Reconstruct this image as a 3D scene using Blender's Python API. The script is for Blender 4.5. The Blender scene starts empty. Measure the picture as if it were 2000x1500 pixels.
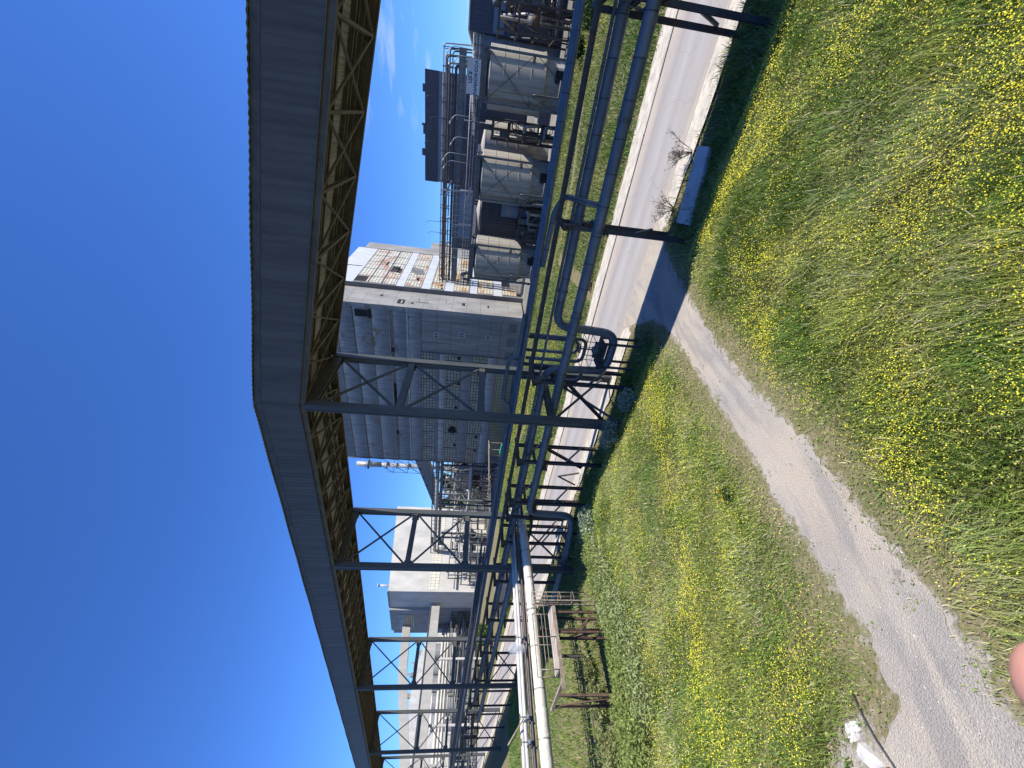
import bpy, bmesh, math, random
import numpy as np
from mathutils import Vector, Matrix, noise as mnoise
random.seed(7); rng = np.random.default_rng(7)
S = bpy.context.scene
COL = S.collection
R = math.radians
PI = math.pi

# ------------------------------------------------------------------ tags
def tag(o, label=None, cat=None, group=None, kind=None):
    if label: o['label'] = label
    if cat: o['category'] = cat
    if group: o['group'] = group
    if kind: o['kind'] = kind
    return o

def thing(name, label, cat, loc=(0, 0, 0), group=None):
    o = bpy.data.objects.new(name, None)
    o.empty_display_size = 0.3
    COL.objects.link(o)
    o.location = loc
    return tag(o, label, cat, group)

def wloc(o):
    v = Vector((0, 0, 0))
    while o is not None:
        v += o.location
        o = o.parent
    return v

# ------------------------------------------------------------------ mesh builder
class MB:
    def __init__(s):
        s.v = []; s.f = []; s.sm = []
    def poly(s, pts, faces, smooth=False):
        b = len(s.v)
        s.v += [tuple(p) for p in pts]
        for f in faces:
            s.f.append([b + i for i in f]); s.sm.append(smooth)
        return s
    def box(s, x0, x1, y0, y1, z0, z1):
        p = [(x0, y0, z0), (x1, y0, z0), (x1, y1, z0), (x0, y1, z0), (x0, y0, z1), (x1, y0, z1), (x1, y1, z1), (x0, y1, z1)]
        return s.poly(p, [(0, 3, 2, 1), (4, 5, 6, 7), (0, 1, 5, 4), (1, 2, 6, 5), (2, 3, 7, 6), (3, 0, 4, 7)])
    def frame(s, p, q, up=(0, 0, 1)):
        p = Vector(p); q = Vector(q); d = (q - p).normalized(); u = Vector(up)
        if abs(d.dot(u)) > .98: u = Vector((0, 1, 0)) if abs(d.y) < .9 else Vector((1, 0, 0))
        r = d.cross(u).normalized(); u = r.cross(d).normalized()
        return p, q, d, r, u
    def profile(s, p, q, prof, up=(0, 0, 1), smooth=False):
        p, q, d, r, u = s.frame(p, q, up)
        n = len(prof)
        pts = [p + r * a + u * b for a, b in prof] + [q + r * a + u * b for a, b in prof]
        fs = [(i, (i + 1) % n, n + (i + 1) % n, n + i) for i in range(n)]
        s.poly(pts, fs, smooth)
        s.poly([pts[i] for i in range(n)], [tuple(range(n))[::-1]])
        s.poly([pts[n + i] for i in range(n)], [tuple(range(n))])
        return s
    def beam(s, p, q, w, h=None, up=(0, 0, 1)):
        h = h or w
        return s.profile(p, q, [(-w / 2, -h / 2), (w / 2, -h / 2), (w / 2, h / 2), (-w / 2, h / 2)], up)
    def ibeam(s, p, q, w, h, t=.03, up=(0, 0, 1)):
        W, H = w / 2, h / 2; k = t / 2
        return s.profile(p, q, [(-W, -H), (W, -H), (W, -H + t), (k, -H + t), (k, H - t), (W, H - t), (W, H), (-W, H), (-W, H - t), (-k, H - t), (-k, -H + t), (-W, -H + t)], up)
    def channel(s, p, q, w, h, t=.025, up=(0, 0, 1)):
        W, H = w / 2, h / 2
        return s.profile(p, q, [(-W, -H), (W, -H), (W, -H + t), (-W + t, -H + t), (-W + t, H - t), (W, H - t), (W, H), (-W, H)], up)
    def tube(s, path, r, n=12, cap=True, smooth=True):
        path = [Vector(p) for p in path]
        rs = r if isinstance(r, (list, tuple)) else [r] * len(path)
        b = len(s.v); prev = None
        for i, p in enumerate(path):
            if i == 0: d = path[1] - p
            elif i == len(path) - 1: d = p - path[-2]
            else: d = (path[i + 1] - p).normalized() + (p - path[i - 1]).normalized()
            d.normalize()
            if prev is None:
                u = Vector((0, 0, 1)) if abs(d.z) < .9 else Vector((0, 1, 0))
                a = d.cross(u).normalized()
            else:
                a = (prev - d * prev.dot(d)).normalized()
            c = d.cross(a); prev = a
            for k in range(n):
                t = 2 * PI * k / n
                s.v.append(tuple(p + (a * math.cos(t) + c * math.sin(t)) * rs[i]))
        for i in range(len(path) - 1):
            for k in range(n):
                k2 = (k + 1) % n
                s.f.append([b + i * n + k, b + i * n + k2, b + (i + 1) * n + k2, b + (i + 1) * n + k]); s.sm.append(smooth)
        if cap:
            s.f.append([b + k for k in range(n)][::-1]); s.sm.append(False)
            e = b + (len(path) - 1) * n
            s.f.append([e + k for k in range(n)]); s.sm.append(False)
        return s
    def lathe(s, c, prof, n=32, smooth=True):
        c = Vector(c); b = len(s.v); m = len(prof)
        for r, z in prof:
            for k in range(n):
                t = 2 * PI * k / n
                s.v.append((c.x + r * math.cos(t), c.y + r * math.sin(t), c.z + z))
        for i in range(m - 1):
            for k in range(n):
                k2 = (k + 1) % n
                s.f.append([b + i * n + k, b + i * n + k2, b + (i + 1) * n + k2, b + (i + 1) * n + k]); s.sm.append(smooth)
        return s
    def build(s, name, mat, parent=None, loc=None):
        me = bpy.data.meshes.new(name)
        off = wloc(parent) if parent is not None else Vector(loc or (0, 0, 0))
        me.from_pydata([(x - off.x, y - off.y, z - off.z) for x, y, z in s.v], [], s.f)
        me.polygons.foreach_set('use_smooth', s.sm)
        me.materials.append(mat)
        me.update()
        o = bpy.data.objects.new(name, me)
        COL.objects.link(o)
        if parent is not None: o.parent = parent
        else: o.location = off
        return o

def solo(name, mb, mat, label, cat, loc=(0, 0, 0), group=None):
    return tag(mb.build(name, mat, None, loc), label, cat, group)

def dup(root, d, label, group=None):
    r = root.copy(); COL.objects.link(r); r.location = root.location + Vector(d); r['label'] = label
    if group: r['group'] = group
    for ch in list(root.children):
        c = ch.copy(); COL.objects.link(c); c.parent = r
        for g in list(ch.children):
            e = g.copy(); COL.objects.link(e); e.parent = c
    return r

def fillet(pts, rad, n=6):
    pts = [Vector(p) for p in pts]; out = [pts[0]]
    for i in range(1, len(pts) - 1):
        a = (pts[i - 1] - pts[i]); b = (pts[i + 1] - pts[i])
        k = min(rad, a.length * .49, b.length * .49)
        p0 = pts[i] + a.normalized() * k; p1 = pts[i] + b.normalized() * k
        for j in range(n + 1):
            t = j / n
            out.append(p0 * (1 - t) ** 2 + pts[i] * 2 * t * (1 - t) + p1 * t * t)
    out.append(pts[-1])
    return out

def arr_mesh(name, V, F, mat, cols=None):
    """numpy verts (n,3) and faces list of arrays (tris) -> object"""
    me = bpy.data.meshes.new(name)
    me.vertices.add(len(V)); me.vertices.foreach_set('co', np.asarray(V, np.float32).ravel())
    k = F.shape[1]
    me.loops.add(F.size); me.loops.foreach_set('vertex_index', F.astype(np.int32).ravel())
    me.polygons.add(len(F)); me.polygons.foreach_set('loop_start', np.arange(0, F.size, k, dtype=np.int32))
    me.update(calc_edges=True)
    if cols is not None:
        at = me.color_attributes.new('tint', 'FLOAT_COLOR', 'POINT')
        at.data.foreach_set('color', np.concatenate([cols, np.ones((len(cols), 1))], 1).astype(np.float32).ravel())
    me.materials.append(mat)
    o = bpy.data.objects.new(name, me); COL.objects.link(o)
    return o

# ------------------------------------------------------------------ materials
def new_mat(name):
    m = bpy.data.materials.new(name); m.use_nodes = True
    nt = m.node_tree; b = nt.nodes['Principled BSDF']
    return m, nt, b
def N(nt, t, **kw):
    n = nt.nodes.new(t)
    for k, v in kw.items():
        if k in n.inputs: n.inputs[k].default_value = v
        else: setattr(n, k, v)
    return n
def L(nt, a, b): nt.links.new(a, b)
def rgb(c): return (c[0], c[1], c[2], 1)
def coords(nt, scale=(1, 1, 1)):
    tc = N(nt, 'ShaderNodeTexCoord'); mp = N(nt, 'ShaderNodeMapping')
    mp.inputs['Scale'].default_value = scale
    L(nt, tc.outputs['Object'], mp.inputs['Vector'])
    return mp.outputs['Vector']
def noise_fac(nt, scale, s=1., detail=5, lo=.35, hi=.65, rough=.6):
    n = N(nt, 'ShaderNodeTexNoise'); n.inputs['Scale'].default_value = s; n.inputs['Detail'].default_value = detail; n.inputs['Roughness'].default_value = rough
    L(nt, coords(nt, scale), n.inputs['Vector'])
    mr = N(nt, 'ShaderNodeMapRange'); mr.inputs['From Min'].default_value = lo; mr.inputs['From Max'].default_value = hi
    L(nt, n.outputs['Fac'], mr.inputs['Value'])
    return mr.outputs['Result']
def mix(nt, fac, a, b):
    m = N(nt, 'ShaderNodeMix', data_type='RGBA')
    if isinstance(fac, float): m.inputs[0].default_value = fac
    else: L(nt, fac, m.inputs[0])
    for i, x in ((6, a), (7, b)):
        if isinstance(x, tuple): m.inputs[i].default_value = rgb(x)
        else: L(nt, x, m.inputs[i])
    return m.outputs[2]
def bump(nt, b, h, dist=.02, strength=1.):
    bp = N(nt, 'ShaderNodeBump'); bp.inputs['Distance'].default_value = dist; bp.inputs['Strength'].default_value = strength
    L(nt, h, bp.inputs['Height']); L(nt, bp.outputs['Normal'], b.inputs['Normal'])
def math_n(nt, op, a, b=None):
    m = N(nt, 'ShaderNodeMath', operation=op)
    for i, x in enumerate((a, b)):
        if x is None: continue
        if isinstance(x, (int, float)): m.inputs[i].default_value = x
        else: L(nt, x, m.inputs[i])
    return m.outputs[0]
def sepxyz(nt):
    tc = N(nt, 'ShaderNodeTexCoord'); sp = N(nt, 'ShaderNodeSeparateXYZ')
    L(nt, tc.outputs['Object'], sp.inputs[0]); return sp.outputs

def weather(name, c1, c2, scale=(1, 1, 1), s=1.5, rough=.7, metal=0., rust=None, rust_amt=.6, corr=None, bd=.03, spec=.4, fine=True, lo=.35, hi=.65):
    """painted / raw surface with blotches or streaks, optional rust patches, optional corrugation (axis, pitch)"""
    m, nt, b = new_mat(name)
    col = mix(nt, noise_fac(nt, scale, s, lo=lo, hi=hi), c1, c2)
    if fine:
        f = noise_fac(nt, (1, 1, 1), 22., 3, .3, .7)
        col = mix(nt, math_n(nt, 'MULTIPLY', f, .22), col, tuple(x * .55 for x in c1))
    if rust:
        fr = noise_fac(nt, tuple(x * .8 for x in scale), s * 1.3, 8, rust_amt, rust_amt + .08, .7)
        col = mix(nt, fr, col, rust)
    L(nt, col, b.inputs['Base Color'])
    b.inputs['Roughness'].default_value = rough; b.inputs['Metallic'].default_value = metal
    b.inputs['Specular IOR Level'].default_value = spec
    if corr:
        sp = sepxyz(nt); ax = sp[0] if corr[0] == 'x' else sp[1] if corr[0] == 'y' else sp[2] if corr[0] == 'z' else math_n(nt, 'ADD', sp[0], sp[1])
        h = math_n(nt, 'SINE', math_n(nt, 'MULTIPLY', ax, 2 * PI / corr[1]))
        bump(nt, b, h, bd)
    else:
        n = N(nt, 'ShaderNodeTexNoise'); n.inputs['Scale'].default_value = 12; n.inputs['Detail'].default_value = 4
        L(nt, coords(nt), n.inputs['Vector']); bump(nt, b, n.outputs['Fac'], .015, .6)
    return m

def grid_mat(name, c1, c2, mortar, bw, bh, ms=.06, rust=None, ra=.58, rough=.35):
    """glass block panel: cells along (x+y) and z"""
    m, nt, b = new_mat(name)
    sp = sepxyz(nt); cb = N(nt, 'ShaderNodeCombineXYZ')
    L(nt, math_n(nt, 'ADD', sp[0], sp[1]), cb.inputs[0]); L(nt, sp[2], cb.inputs[1])
    br = N(nt, 'ShaderNodeTexBrick'); br.offset = 0.; br.squash = 1.
    br.inputs['Scale'].default_value = 1.; br.inputs['Mortar Size'].default_value = ms; br.inputs['Brick Width'].default_value = bw; br.inputs['Row Height'].default_value = bh
    br.inputs['Mortar Smooth'].default_value = .1; br.inputs['Bias'].default_value = -.1
    br.inputs['Color1'].default_value = rgb(c1); br.inputs['Color2'].default_value = rgb(c2); br.inputs['Mortar'].default_value = rgb(mortar)
    L(nt, cb.outputs[0], br.inputs['Vector'])
    col = br.outputs['Color']
    if rust:
        fr = noise_fac(nt, (.16, .16, .22), 1.6, 6, ra, ra + .05, .75)
        col = mix(nt, math_n(nt, 'MULTIPLY', fr, math_n(nt, 'SUBTRACT', 1., br.outputs['Fac'])), col, rust)
    d = noise_fac(nt, (1, 1, .5), 3., 5, .4, .8)
    col = mix(nt, math_n(nt, 'MULTIPLY', d, .5), col, tuple(x * .45 for x in c1))
    L(nt, col, b.inputs['Base Color']); b.inputs['Roughness'].default_value = rough
    bump(nt, b, math_n(nt, 'SUBTRACT', 1., br.outputs['Fac']), .03)
    return m

M = {}
M['clad'] = weather('gallery_cladding', (.078, .074, .064), (.115, .110, .096), (1.0, 1.0, .08), 2.4, .6, .1, corr=('x', .30), bd=.022, spec=.4)  # base colours darkened and warmed to stand in for deeper shade
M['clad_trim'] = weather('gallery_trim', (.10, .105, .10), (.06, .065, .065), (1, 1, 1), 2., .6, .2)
M['roof'] = weather('gallery_roof', (.38, .40, .42), (.22, .23, .24), (1, 1, 1), 1., .5, .3)
M['deck'] = weather('deck_sheet', (.40, .39, .355), (.27, .265, .24), (.25, 1.4, 1), 1.6, .6, .1, rust=(.30, .22, .12), rust_amt=.68, corr=('x', .22), bd=.03)
M['truss'] = weather('truss_steel', (.135, .125, .10), (.08, .072, .058), (1, 1, 1), 1.5, .7, .0, rust=(.10, .06, .035), rust_amt=.66)
M['portal'] = weather('portal_paint', (.095, .10, .095), (.06, .065, .062), (1, 1, .3), 1.2, .6, .2, rust=(.16, .10, .075), rust_amt=.63)
M['rack'] = weather('rack_steel', (.095, .085, .075), (.05, .043, .04), (1, 1, .5), 2., .75, .15, rust=(.15, .07, .04), rust_amt=.55)
M['rack_grey'] = weather('rack_grey_steel', (.16, .175, .18), (.09, .10, .105), (1, 1, .5), 2., .65, .15, rust=(.15, .08, .05), rust_amt=.6)
M['lag'] = None
def lag(name, c1, c2, pitch, rough=.5, metal=.35, ax='x'):
    m, nt, b = new_mat(name)
    sp = sepxyz(nt); a = {'x': sp[0], 'y': sp[1], 'z': sp[2]}[ax]
    fr = math_n(nt, 'FRACT', math_n(nt, 'DIVIDE', a, pitch))
    seam = math_n(nt, 'LESS_THAN', fr, .035)
    cell = N(nt, 'ShaderNodeTexWhiteNoise', noise_dimensions='1D'); L(nt, math_n(nt, 'FLOOR', math_n(nt, 'DIVIDE', a, pitch)), cell.inputs['W'])
    col = mix(nt, math_n(nt, 'MULTIPLY', cell.outputs['Value'], .7), c1, c2)
    col = mix(nt, math_n(nt, 'MULTIPLY', noise_fac(nt, (1, 1, 1), 3., 6), .6), col, c2)
    col = mix(nt, seam, col, tuple(x * .45 for x in c2))
    if name != 'pipe_white_lagging': col = mix(nt, noise_fac(nt, (.5, 1, 1), 1.6, 8, .60, .70, .7), col, (.13, .095, .07))
    col = mix(nt, math_n(nt, 'MULTIPLY', noise_fac(nt, (.3, 2, 2), 3., 6, .5, .75), .5), col, tuple(min(1, x * 1.7) for x in c1))
    L(nt, col, b.inputs['Base Color']); b.inputs['Roughness'].default_value = rough; b.inputs['Metallic'].default_value = metal
    n = N(nt, 'ShaderNodeTexNoise'); n.inputs['Scale'].default_value = 2.5; L(nt, coords(nt), n.inputs['Vector'])
    h = math_n(nt, 'SUBTRACT', n.outputs['Fac'], seam); bump(nt, b, h, .03)
    return m
M['lag'] = lag('pipe_lagging', (.175, .18, .175), (.115, .12, .118), 1.3, .5, .15)
M['lag_small'] = lag('pipe_small_lagging', (.14, .148, .15), (.09, .095, .098), 1.0, .5, .15)
M['lag_white'] = lag('pipe_white_lagging', (.60, .555, .46), (.44, .41, .34), 2.2, .6, .0, 'y')
M['pipe_w'] = weather('pipe_pale', (.55, .54, .50), (.36, .34, .31), (1, .4, 1), 2., .55, 0., rust=(.22, .12, .07), rust_amt=.66)
M['pipe_l'] = weather('pipe_light_steel', (.42, .42, .40), (.26, .26, .25), (1, 1, 1), 2., .5, .3)
M['pipe_d'] = weather('pipe_dark', (.10, .10, .10), (.06, .06, .065), (1, 1, 1), 2., .6, .2, rust=(.16, .09, .06), rust_amt=.6)
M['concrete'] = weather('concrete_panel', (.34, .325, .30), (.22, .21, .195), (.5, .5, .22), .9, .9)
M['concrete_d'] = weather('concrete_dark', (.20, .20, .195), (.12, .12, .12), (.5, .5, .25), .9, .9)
def sheet_mat():
    m, nt, b = new_mat('fibre_sheet'); sp = sepxyz(nt)
    st = noise_fac(nt, (2.2, 2.2, .07), 1.5, 8, .34, .66, .7)
    fz = math_n(nt, 'FRACT', math_n(nt, 'DIVIDE', math_n(nt, 'SUBTRACT', 38.45, sp[2]), 3.22))
    top = math_n(nt, 'POWER', math_n(nt, 'SUBTRACT', 1., fz), 2.2)
    c = mix(nt, st, (.12, .12, .115), (.22, .22, .21))
    c = mix(nt, math_n(nt, 'MULTIPLY', top, math_n(nt, 'ADD', math_n(nt, 'MULTIPLY', st, .7), .25)), c, (.52, .52, .50))
    c = mix(nt, noise_fac(nt, (.4, .4, .5), .8, 6, .60, .68), c, (.20, .145, .11))
    L(nt, c, b.inputs['Base Color']); b.inputs['Roughness'].default_value = .85
    n = N(nt, 'ShaderNodeTexNoise'); n.inputs['Scale'].default_value = .9; L(nt, coords(nt), n.inputs['Vector'])
    h = math_n(nt, 'ADD', math_n(nt, 'SINE', math_n(nt, 'MULTIPLY', sp[0], 2 * PI / .35)), math_n(nt, 'MULTIPLY', n.outputs['Fac'], 4.)); bump(nt, b, h, .03)
    return m
M['sheet'] = sheet_mat()
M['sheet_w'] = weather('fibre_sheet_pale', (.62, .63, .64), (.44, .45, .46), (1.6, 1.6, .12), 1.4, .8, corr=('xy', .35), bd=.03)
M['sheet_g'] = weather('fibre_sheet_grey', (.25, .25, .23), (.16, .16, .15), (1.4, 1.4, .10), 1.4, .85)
M['block_lit'] = grid_mat('glass_block_sunlit', (.74, .68, .50), (.60, .52, .36), (.10, .09, .07), .95, .62, .06, rust=(.55, .24, .07), ra=.53)  # lighter copy for the sunlit wall, sunlight put into its colours
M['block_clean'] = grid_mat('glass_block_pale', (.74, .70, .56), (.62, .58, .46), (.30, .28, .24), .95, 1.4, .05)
M['block'] = grid_mat('glass_block_shaded', (.34, .31, .23), (.21, .195, .15), (.035, .035, .03), .82, .62, .07, rust=(.30, .16, .08), ra=.60)  # darker copy for the shaded fronts, shade put into its colours
M['block_low'] = grid_mat('glass_block_low', (.30, .27, .16), (.24, .22, .13), (.07, .07, .05), .85, .62, .05)
M['hole'] = weather('dark_opening', (.012, .012, .013), (.02, .02, .02), rough=.9, fine=False)
M['glass'] = weather('window_glass', (.10, .14, .17), (.06, .08, .10), rough=.15, spec=.6, fine=False)
M['tank'] = weather('tank_lagging', (.44, .405, .33), (.22, .205, .17), (1.1, 1.1, .05), 2.4, .75, .0, rust=(.25, .135, .06), rust_amt=.555, lo=.3, hi=.7)
M['tank_d'] = weather('tank_concrete', (.36, .35, .33), (.24, .24, .23), (1, 1, .5), 1.4, .85)
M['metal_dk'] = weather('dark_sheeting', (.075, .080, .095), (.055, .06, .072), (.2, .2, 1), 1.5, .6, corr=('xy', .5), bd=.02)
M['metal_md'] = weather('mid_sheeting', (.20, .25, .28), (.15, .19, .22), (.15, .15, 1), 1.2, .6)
M['white'] = weather('white_panel', (.55, .53, .49), (.40, .385, .35), (.4, .4, .3), 1., .8)
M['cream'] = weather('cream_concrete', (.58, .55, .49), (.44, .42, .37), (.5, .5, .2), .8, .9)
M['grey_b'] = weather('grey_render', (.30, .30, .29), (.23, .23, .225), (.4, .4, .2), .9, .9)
M['gal_l'] = weather('pale_gallery', (.43, .41, .365), (.34, .325, .29), (.6, .6, .2), .8, .8)
M['rust'] = weather('rusty_steel', (.155, .095, .062), (.075, .045, .035), (1, 1, 1), 3., .85, .1)
M['rust_pale'] = weather('rusty_pale_paint', (.36, .30, .23), (.19, .14, .10), (1, 1, 1), 3., .85, .1)
M['plate'] = weather('rusty_plate', (.50, .46, .40), (.30, .22, .16), (1.5, .5, 1), 2.6, .8, .0)
M['green'] = weather('green_tarp', (.03, .30, .17), (.02, .22, .12), rough=.6)
M['slab'] = weather('ditch_slab', (.58, .56, .53), (.42, .41, .39), s=1.4, rough=.9)
M['chalk'] = weather('white_stone', (.60, .575, .54), (.38, .355, .32), s=6., rough=.95)
M['bark'] = weather('bark', (.10, .075, .05), (.06, .045, .03), s=5.)
M['blue'] = weather('blue_paint', (.03, .09, .35), (.02, .07, .28), rough=.5)
M['ink'] = weather('sign_ink', (.02, .03, .12), (.02, .03, .10), rough=.7, fine=False)
M['signw'] = weather('sign_board', (.55, .58, .58), (.46, .49, .49), rough=.6, fine=False)

def leaf_mat(name):
    m, nt, b = new_mat(name)
    at = N(nt, 'ShaderNodeAttribute'); at.attribute_name = 'tint'
    L(nt, at.outputs['Color'], b.inputs['Base Color'])
    b.inputs['Roughness'].default_value = .55; b.inputs['Specular IOR Level'].default_value = .3
    tr = N(nt, 'ShaderNodeBsdfTranslucent'); L(nt, at.outputs['Color'], tr.inputs['Color'])
    mx = N(nt, 'ShaderNodeMixShader'); mx.inputs[0].default_value = .3
    out = nt.nodes['Material Output']
    L(nt, b.outputs[0], mx.inputs[1]); L(nt, tr.outputs[0], mx.inputs[2]); L(nt, mx.outputs[0], out.inputs['Surface'])
    return m
M['leaf'] = leaf_mat('leaves')
# ------------------------------------------------------------------ ground
def sstep(a, b, x):
    t = np.clip((x - a) / (b - a), 0, 1); return t * t * (3 - 2 * t)
_nt = rng.random((64, 64))
def vnoise(x, y, s, ox=0.):
    x = np.asarray(x, float) / s + 31.7 + ox; y = np.asarray(y, float) / s + 17.3 + ox * .7
    xi = np.floor(x).astype(int); yi = np.floor(y).astype(int); fx = x - xi; fy = y - yi
    fx = fx * fx * (3 - 2 * fx); fy = fy * fy * (3 - 2 * fy)
    g = lambda i, j: _nt[i % 64, j % 64]
    return (g(xi, yi) * (1 - fx) + g(xi + 1, yi) * fx) * (1 - fy) + (g(xi, yi + 1) * (1 - fx) + g(xi + 1, yi + 1) * fx) * fy
def fbm(x, y, s, ox=0.):
    return (vnoise(x, y, s, ox) + .5 * vnoise(x, y, s / 2.1, ox + 5) + .25 * vnoise(x, y, s / 4.3, ox + 9)) / 1.75
PL = ([-3, .7, 1.15, 1.5, 2.18, 3.12, 4.2, 5.7, 8, 10.9, 13.3, 16, 18.5, 20.5, 22.6], [-7.4, -7.3, -6.5, -5.97, -6.07, -6.29, -6.51, -6.78, -6.88, -6.93, -7.0, -7.3, -8.0, -9.2, -10.6])
PR = ([-3, .96, 1.46, 2.17, 3.23, 4.72, 6.06, 8.35, 11.3, 14.2, 17, 20, 22.6], [-4.7, -4.69, -4.67, -4.78, -4.97, -5.21, -5.32, -5.6, -5.67, -5.42, -5.3, -4.9, -4.0])
def path_d(X, Y):
    """signed distance to the footpath: negative inside"""
    xl = np.interp(Y, *PL); xr = np.interp(Y, *PR)
    return np.maximum(xl - X, X - xr)
def bare_f(X, Y): return sstep(1.5, .6, np.hypot((X + 7.2) / 1.0, (Y - .7) / .95) + .5 * (fbm(X, Y, .8, 95) - .5))
def ground_h(X, Y):
    X = np.asarray(X, float); Y = np.asarray(Y, float)
    pz = np.interp(Y, [-30, -10, 0, 1.5, 2.5, 4.7, 7.1, 10, 13.9, 17, 20, 22], [8.5, 6, 4.2, 3.66, 3.2, 2.5, 1.97, 1.6, 1.2, .62, .1, 0])
    mz = np.interp(Y, [-30, -10, 0, 1.5, 2.5, 4.7, 7.1, 10, 13.9, 15.5, 16.3, 17.2, 18.2, 19.2, 20.4, 21.2, 22], [8.5, 6, 4.2, 3.66, 3.2, 2.5, 1.97, 1.6, 1.25, 1.05, .8, .3, -.15, -.38, -.36, -.08, 0])
    bank = .55 * sstep(-9, -20, X) * sstep(6, 12, Y) * sstep(17.6, 15.8, Y)
    mz = mz + bank
    k = sstep(-24.6, -17.8, X + .8 * (fbm(X, Y, 5., 3) - .5))
    mz = np.where(Y < 22, mz * k, 0) + np.where(mz < 0, mz * (1 - k), 0)
    w = sstep(1.6, .1, path_d(X, Y))
    z = mz * (1 - w) + pz * w
    z = z + np.where(Y < 21.5, (fbm(X, Y, 2.2) - .5) * .16 * (1 - w) * sstep(21.5, 18, Y), 0)
    z = z + np.where(Y > 32, (fbm(X, Y, 6.) - .5) * .35 * sstep(32, 36, Y) * sstep(62, 56, Y), 0)
    return z

def axis(*segs):
    out = []
    for a, b, n in segs: out += list(np.linspace(a, b, n, endpoint=False))
    return np.array(out + [segs[-1][1]])
gx = axis((-3000, -400, 12), (-400, -60, 34), (-60, -30, 30), (-30, 12, 150), (12, 60, 30), (60, 3000, 14))
gy = axis((-2500, -40, 10), (-40, -4, 24), (-4, 23, 108), (23, 32, 18), (32, 70, 38), (70, 400, 30), (400, 4000, 12))
GX, GY = np.meshgrid(gx, gy); GZ = ground_h(GX, GY)
GZ = np.where((GY > 22.3) & (GY < 30.2), -.03, GZ)
V = np.stack([GX.ravel(), GY.ravel(), GZ.ravel()], 1)
ni = len(gx); I, J = np.meshgrid(np.arange(ni - 1), np.arange(len(gy) - 1)); q = (J * ni + I).ravel()
F = np.stack([q, q + 1, q + ni + 1, q + ni], 1)
m, nt, b = new_mat('meadow_soil')
sp = sepxyz(nt)
soil = mix(nt, noise_fac(nt, (1, 1, 1), 2.2, 8), (.125, .13, .05), (.20, .165, .10))
soil = mix(nt, noise_fac(nt, (1, 1, 1), 7., 6, .5, .75), soil, (.26, .20, .12))
yard = mix(nt, noise_fac(nt, (1, 1, 1), .12, 8, .4, .6), (.22, .205, .18), (.13, .13, .115))
yf = N(nt, 'ShaderNodeMapRange'); yf.inputs['From Min'].default_value = 59; yf.inputs['From Max'].default_value = 61
L(nt, math_n(nt, 'ADD', sp[1], math_n(nt, 'MULTIPLY', noise_fac(nt, (1, 1, 1), .3, 5, .3, .7), 2.)), yf.inputs['Value'])
far = N(nt, 'ShaderNodeMapRange'); far.inputs['From Min'].default_value = 170; far.inputs['From Max'].default_value = 230
L(nt, math_n(nt, 'ABSOLUTE', sp[0]), far.inputs['Value'])
col = mix(nt, yf.outputs[0], soil, yard)
col = mix(nt, far.outputs[0], col, (.08, .10, .04))
at = N(nt, 'ShaderNodeAttribute'); at.attribute_name = 'tint'
gs = N(nt, 'ShaderNodeMapRange'); gs.inputs['From Min'].default_value = .45; gs.inputs['From Max'].default_value = .75
L(nt, math_n(nt, 'ADD', math_n(nt, 'MULTIPLY', at.outputs['Fac'], .8), math_n(nt, 'MULTIPLY', math_n(nt, 'SUBTRACT', noise_fac(nt, (1, 1, 1), 3.5, 7, .3, .7), .5), .55)), gs.inputs['Value'])
col = mix(nt, gs.outputs[0], col, mix(nt, noise_fac(nt, (1, 1, 1), 25., 4), (.36, .325, .275), (.25, .225, .19)))
L(nt, col, b.inputs['Base Color']); b.inputs['Roughness'].default_value = .95; b.inputs['Specular IOR Level'].default_value = .1
n = N(nt, 'ShaderNodeTexNoise'); n.inputs['Scale'].default_value = 9; n.inputs['Detail'].default_value = 6; L(nt, coords(nt), n.inputs['Vector']); bump(nt, b, n.outputs['Fac'], .06)
M['soil'] = m
pv = np.maximum(sstep(.5, -.1, path_d(GX, GY)), bare_f(GX, GY)) * (GY < 22)
g = arr_mesh('ground', V, F, m, np.repeat(pv.ravel()[:, None], 3, 1)); tag(g, 'grassy sloping ground around the road and works', 'ground', kind='structure')
g.data.polygons.foreach_set('use_smooth', [True] * len(g.data.polygons))

# verges, road, kerb -------------------------------------------------
def strip(name, y0, y1, z, mat, x0=-400, x1=60, n=240, wob0=0., wob1=0., z1=None, seed=0):
    xs = np.concatenate([np.linspace(x0, -60, 20, endpoint=False), np.linspace(-60, x1, n)])
    a = y0 + wob0 * (fbm(xs, xs * 0 + 3, 2.2, seed) - .5) * 2; c = y1 + wob1 * (fbm(xs, xs * 0 + 9, 2.2, seed + 4) - .5) * 2
    k = 5; V = []
    for t in np.linspace(0, 1, k):
        V.append(np.stack([xs, a * (1 - t) + c * t, xs * 0 + z + ((z1 or z) - z) * t], 1))
    V = np.concatenate(V); m_ = len(xs)
    I, J = np.meshgrid(np.arange(m_ - 1), np.arange(k - 1)); q = (J * m_ + I).ravel()
    return arr_mesh(name, V, np.stack([q, q + 1, q + m_ + 1, q + m_], 1), mat)
m, nt, b = new_mat('dusty_verge')
c = mix(nt, noise_fac(nt, (1, 1, 1), 1.1, 8), (.52, .47, .39), (.36, .33, .28))
c = mix(nt, noise_fac(nt, (.3, 1, 1), 4., 8, .5, .66), c, (.28, .25, .21))
c = mix(nt, noise_fac(nt, (1, 1, 1), 40., 2, .55, .75), c, (.62, .59, .53))
L(nt, c, b.inputs['Base Color']); b.inputs['Roughness'].default_value = .95; b.inputs['Specular IOR Level'].default_value = .1
n = N(nt, 'ShaderNodeTexNoise'); n.inputs['Scale'].default_value = 14; n.inputs['Detail'].default_value = 6; L(nt, coords(nt), n.inputs['Vector']); bump(nt, b, n.outputs['Fac'], .03)
M['verge'] = m
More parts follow.
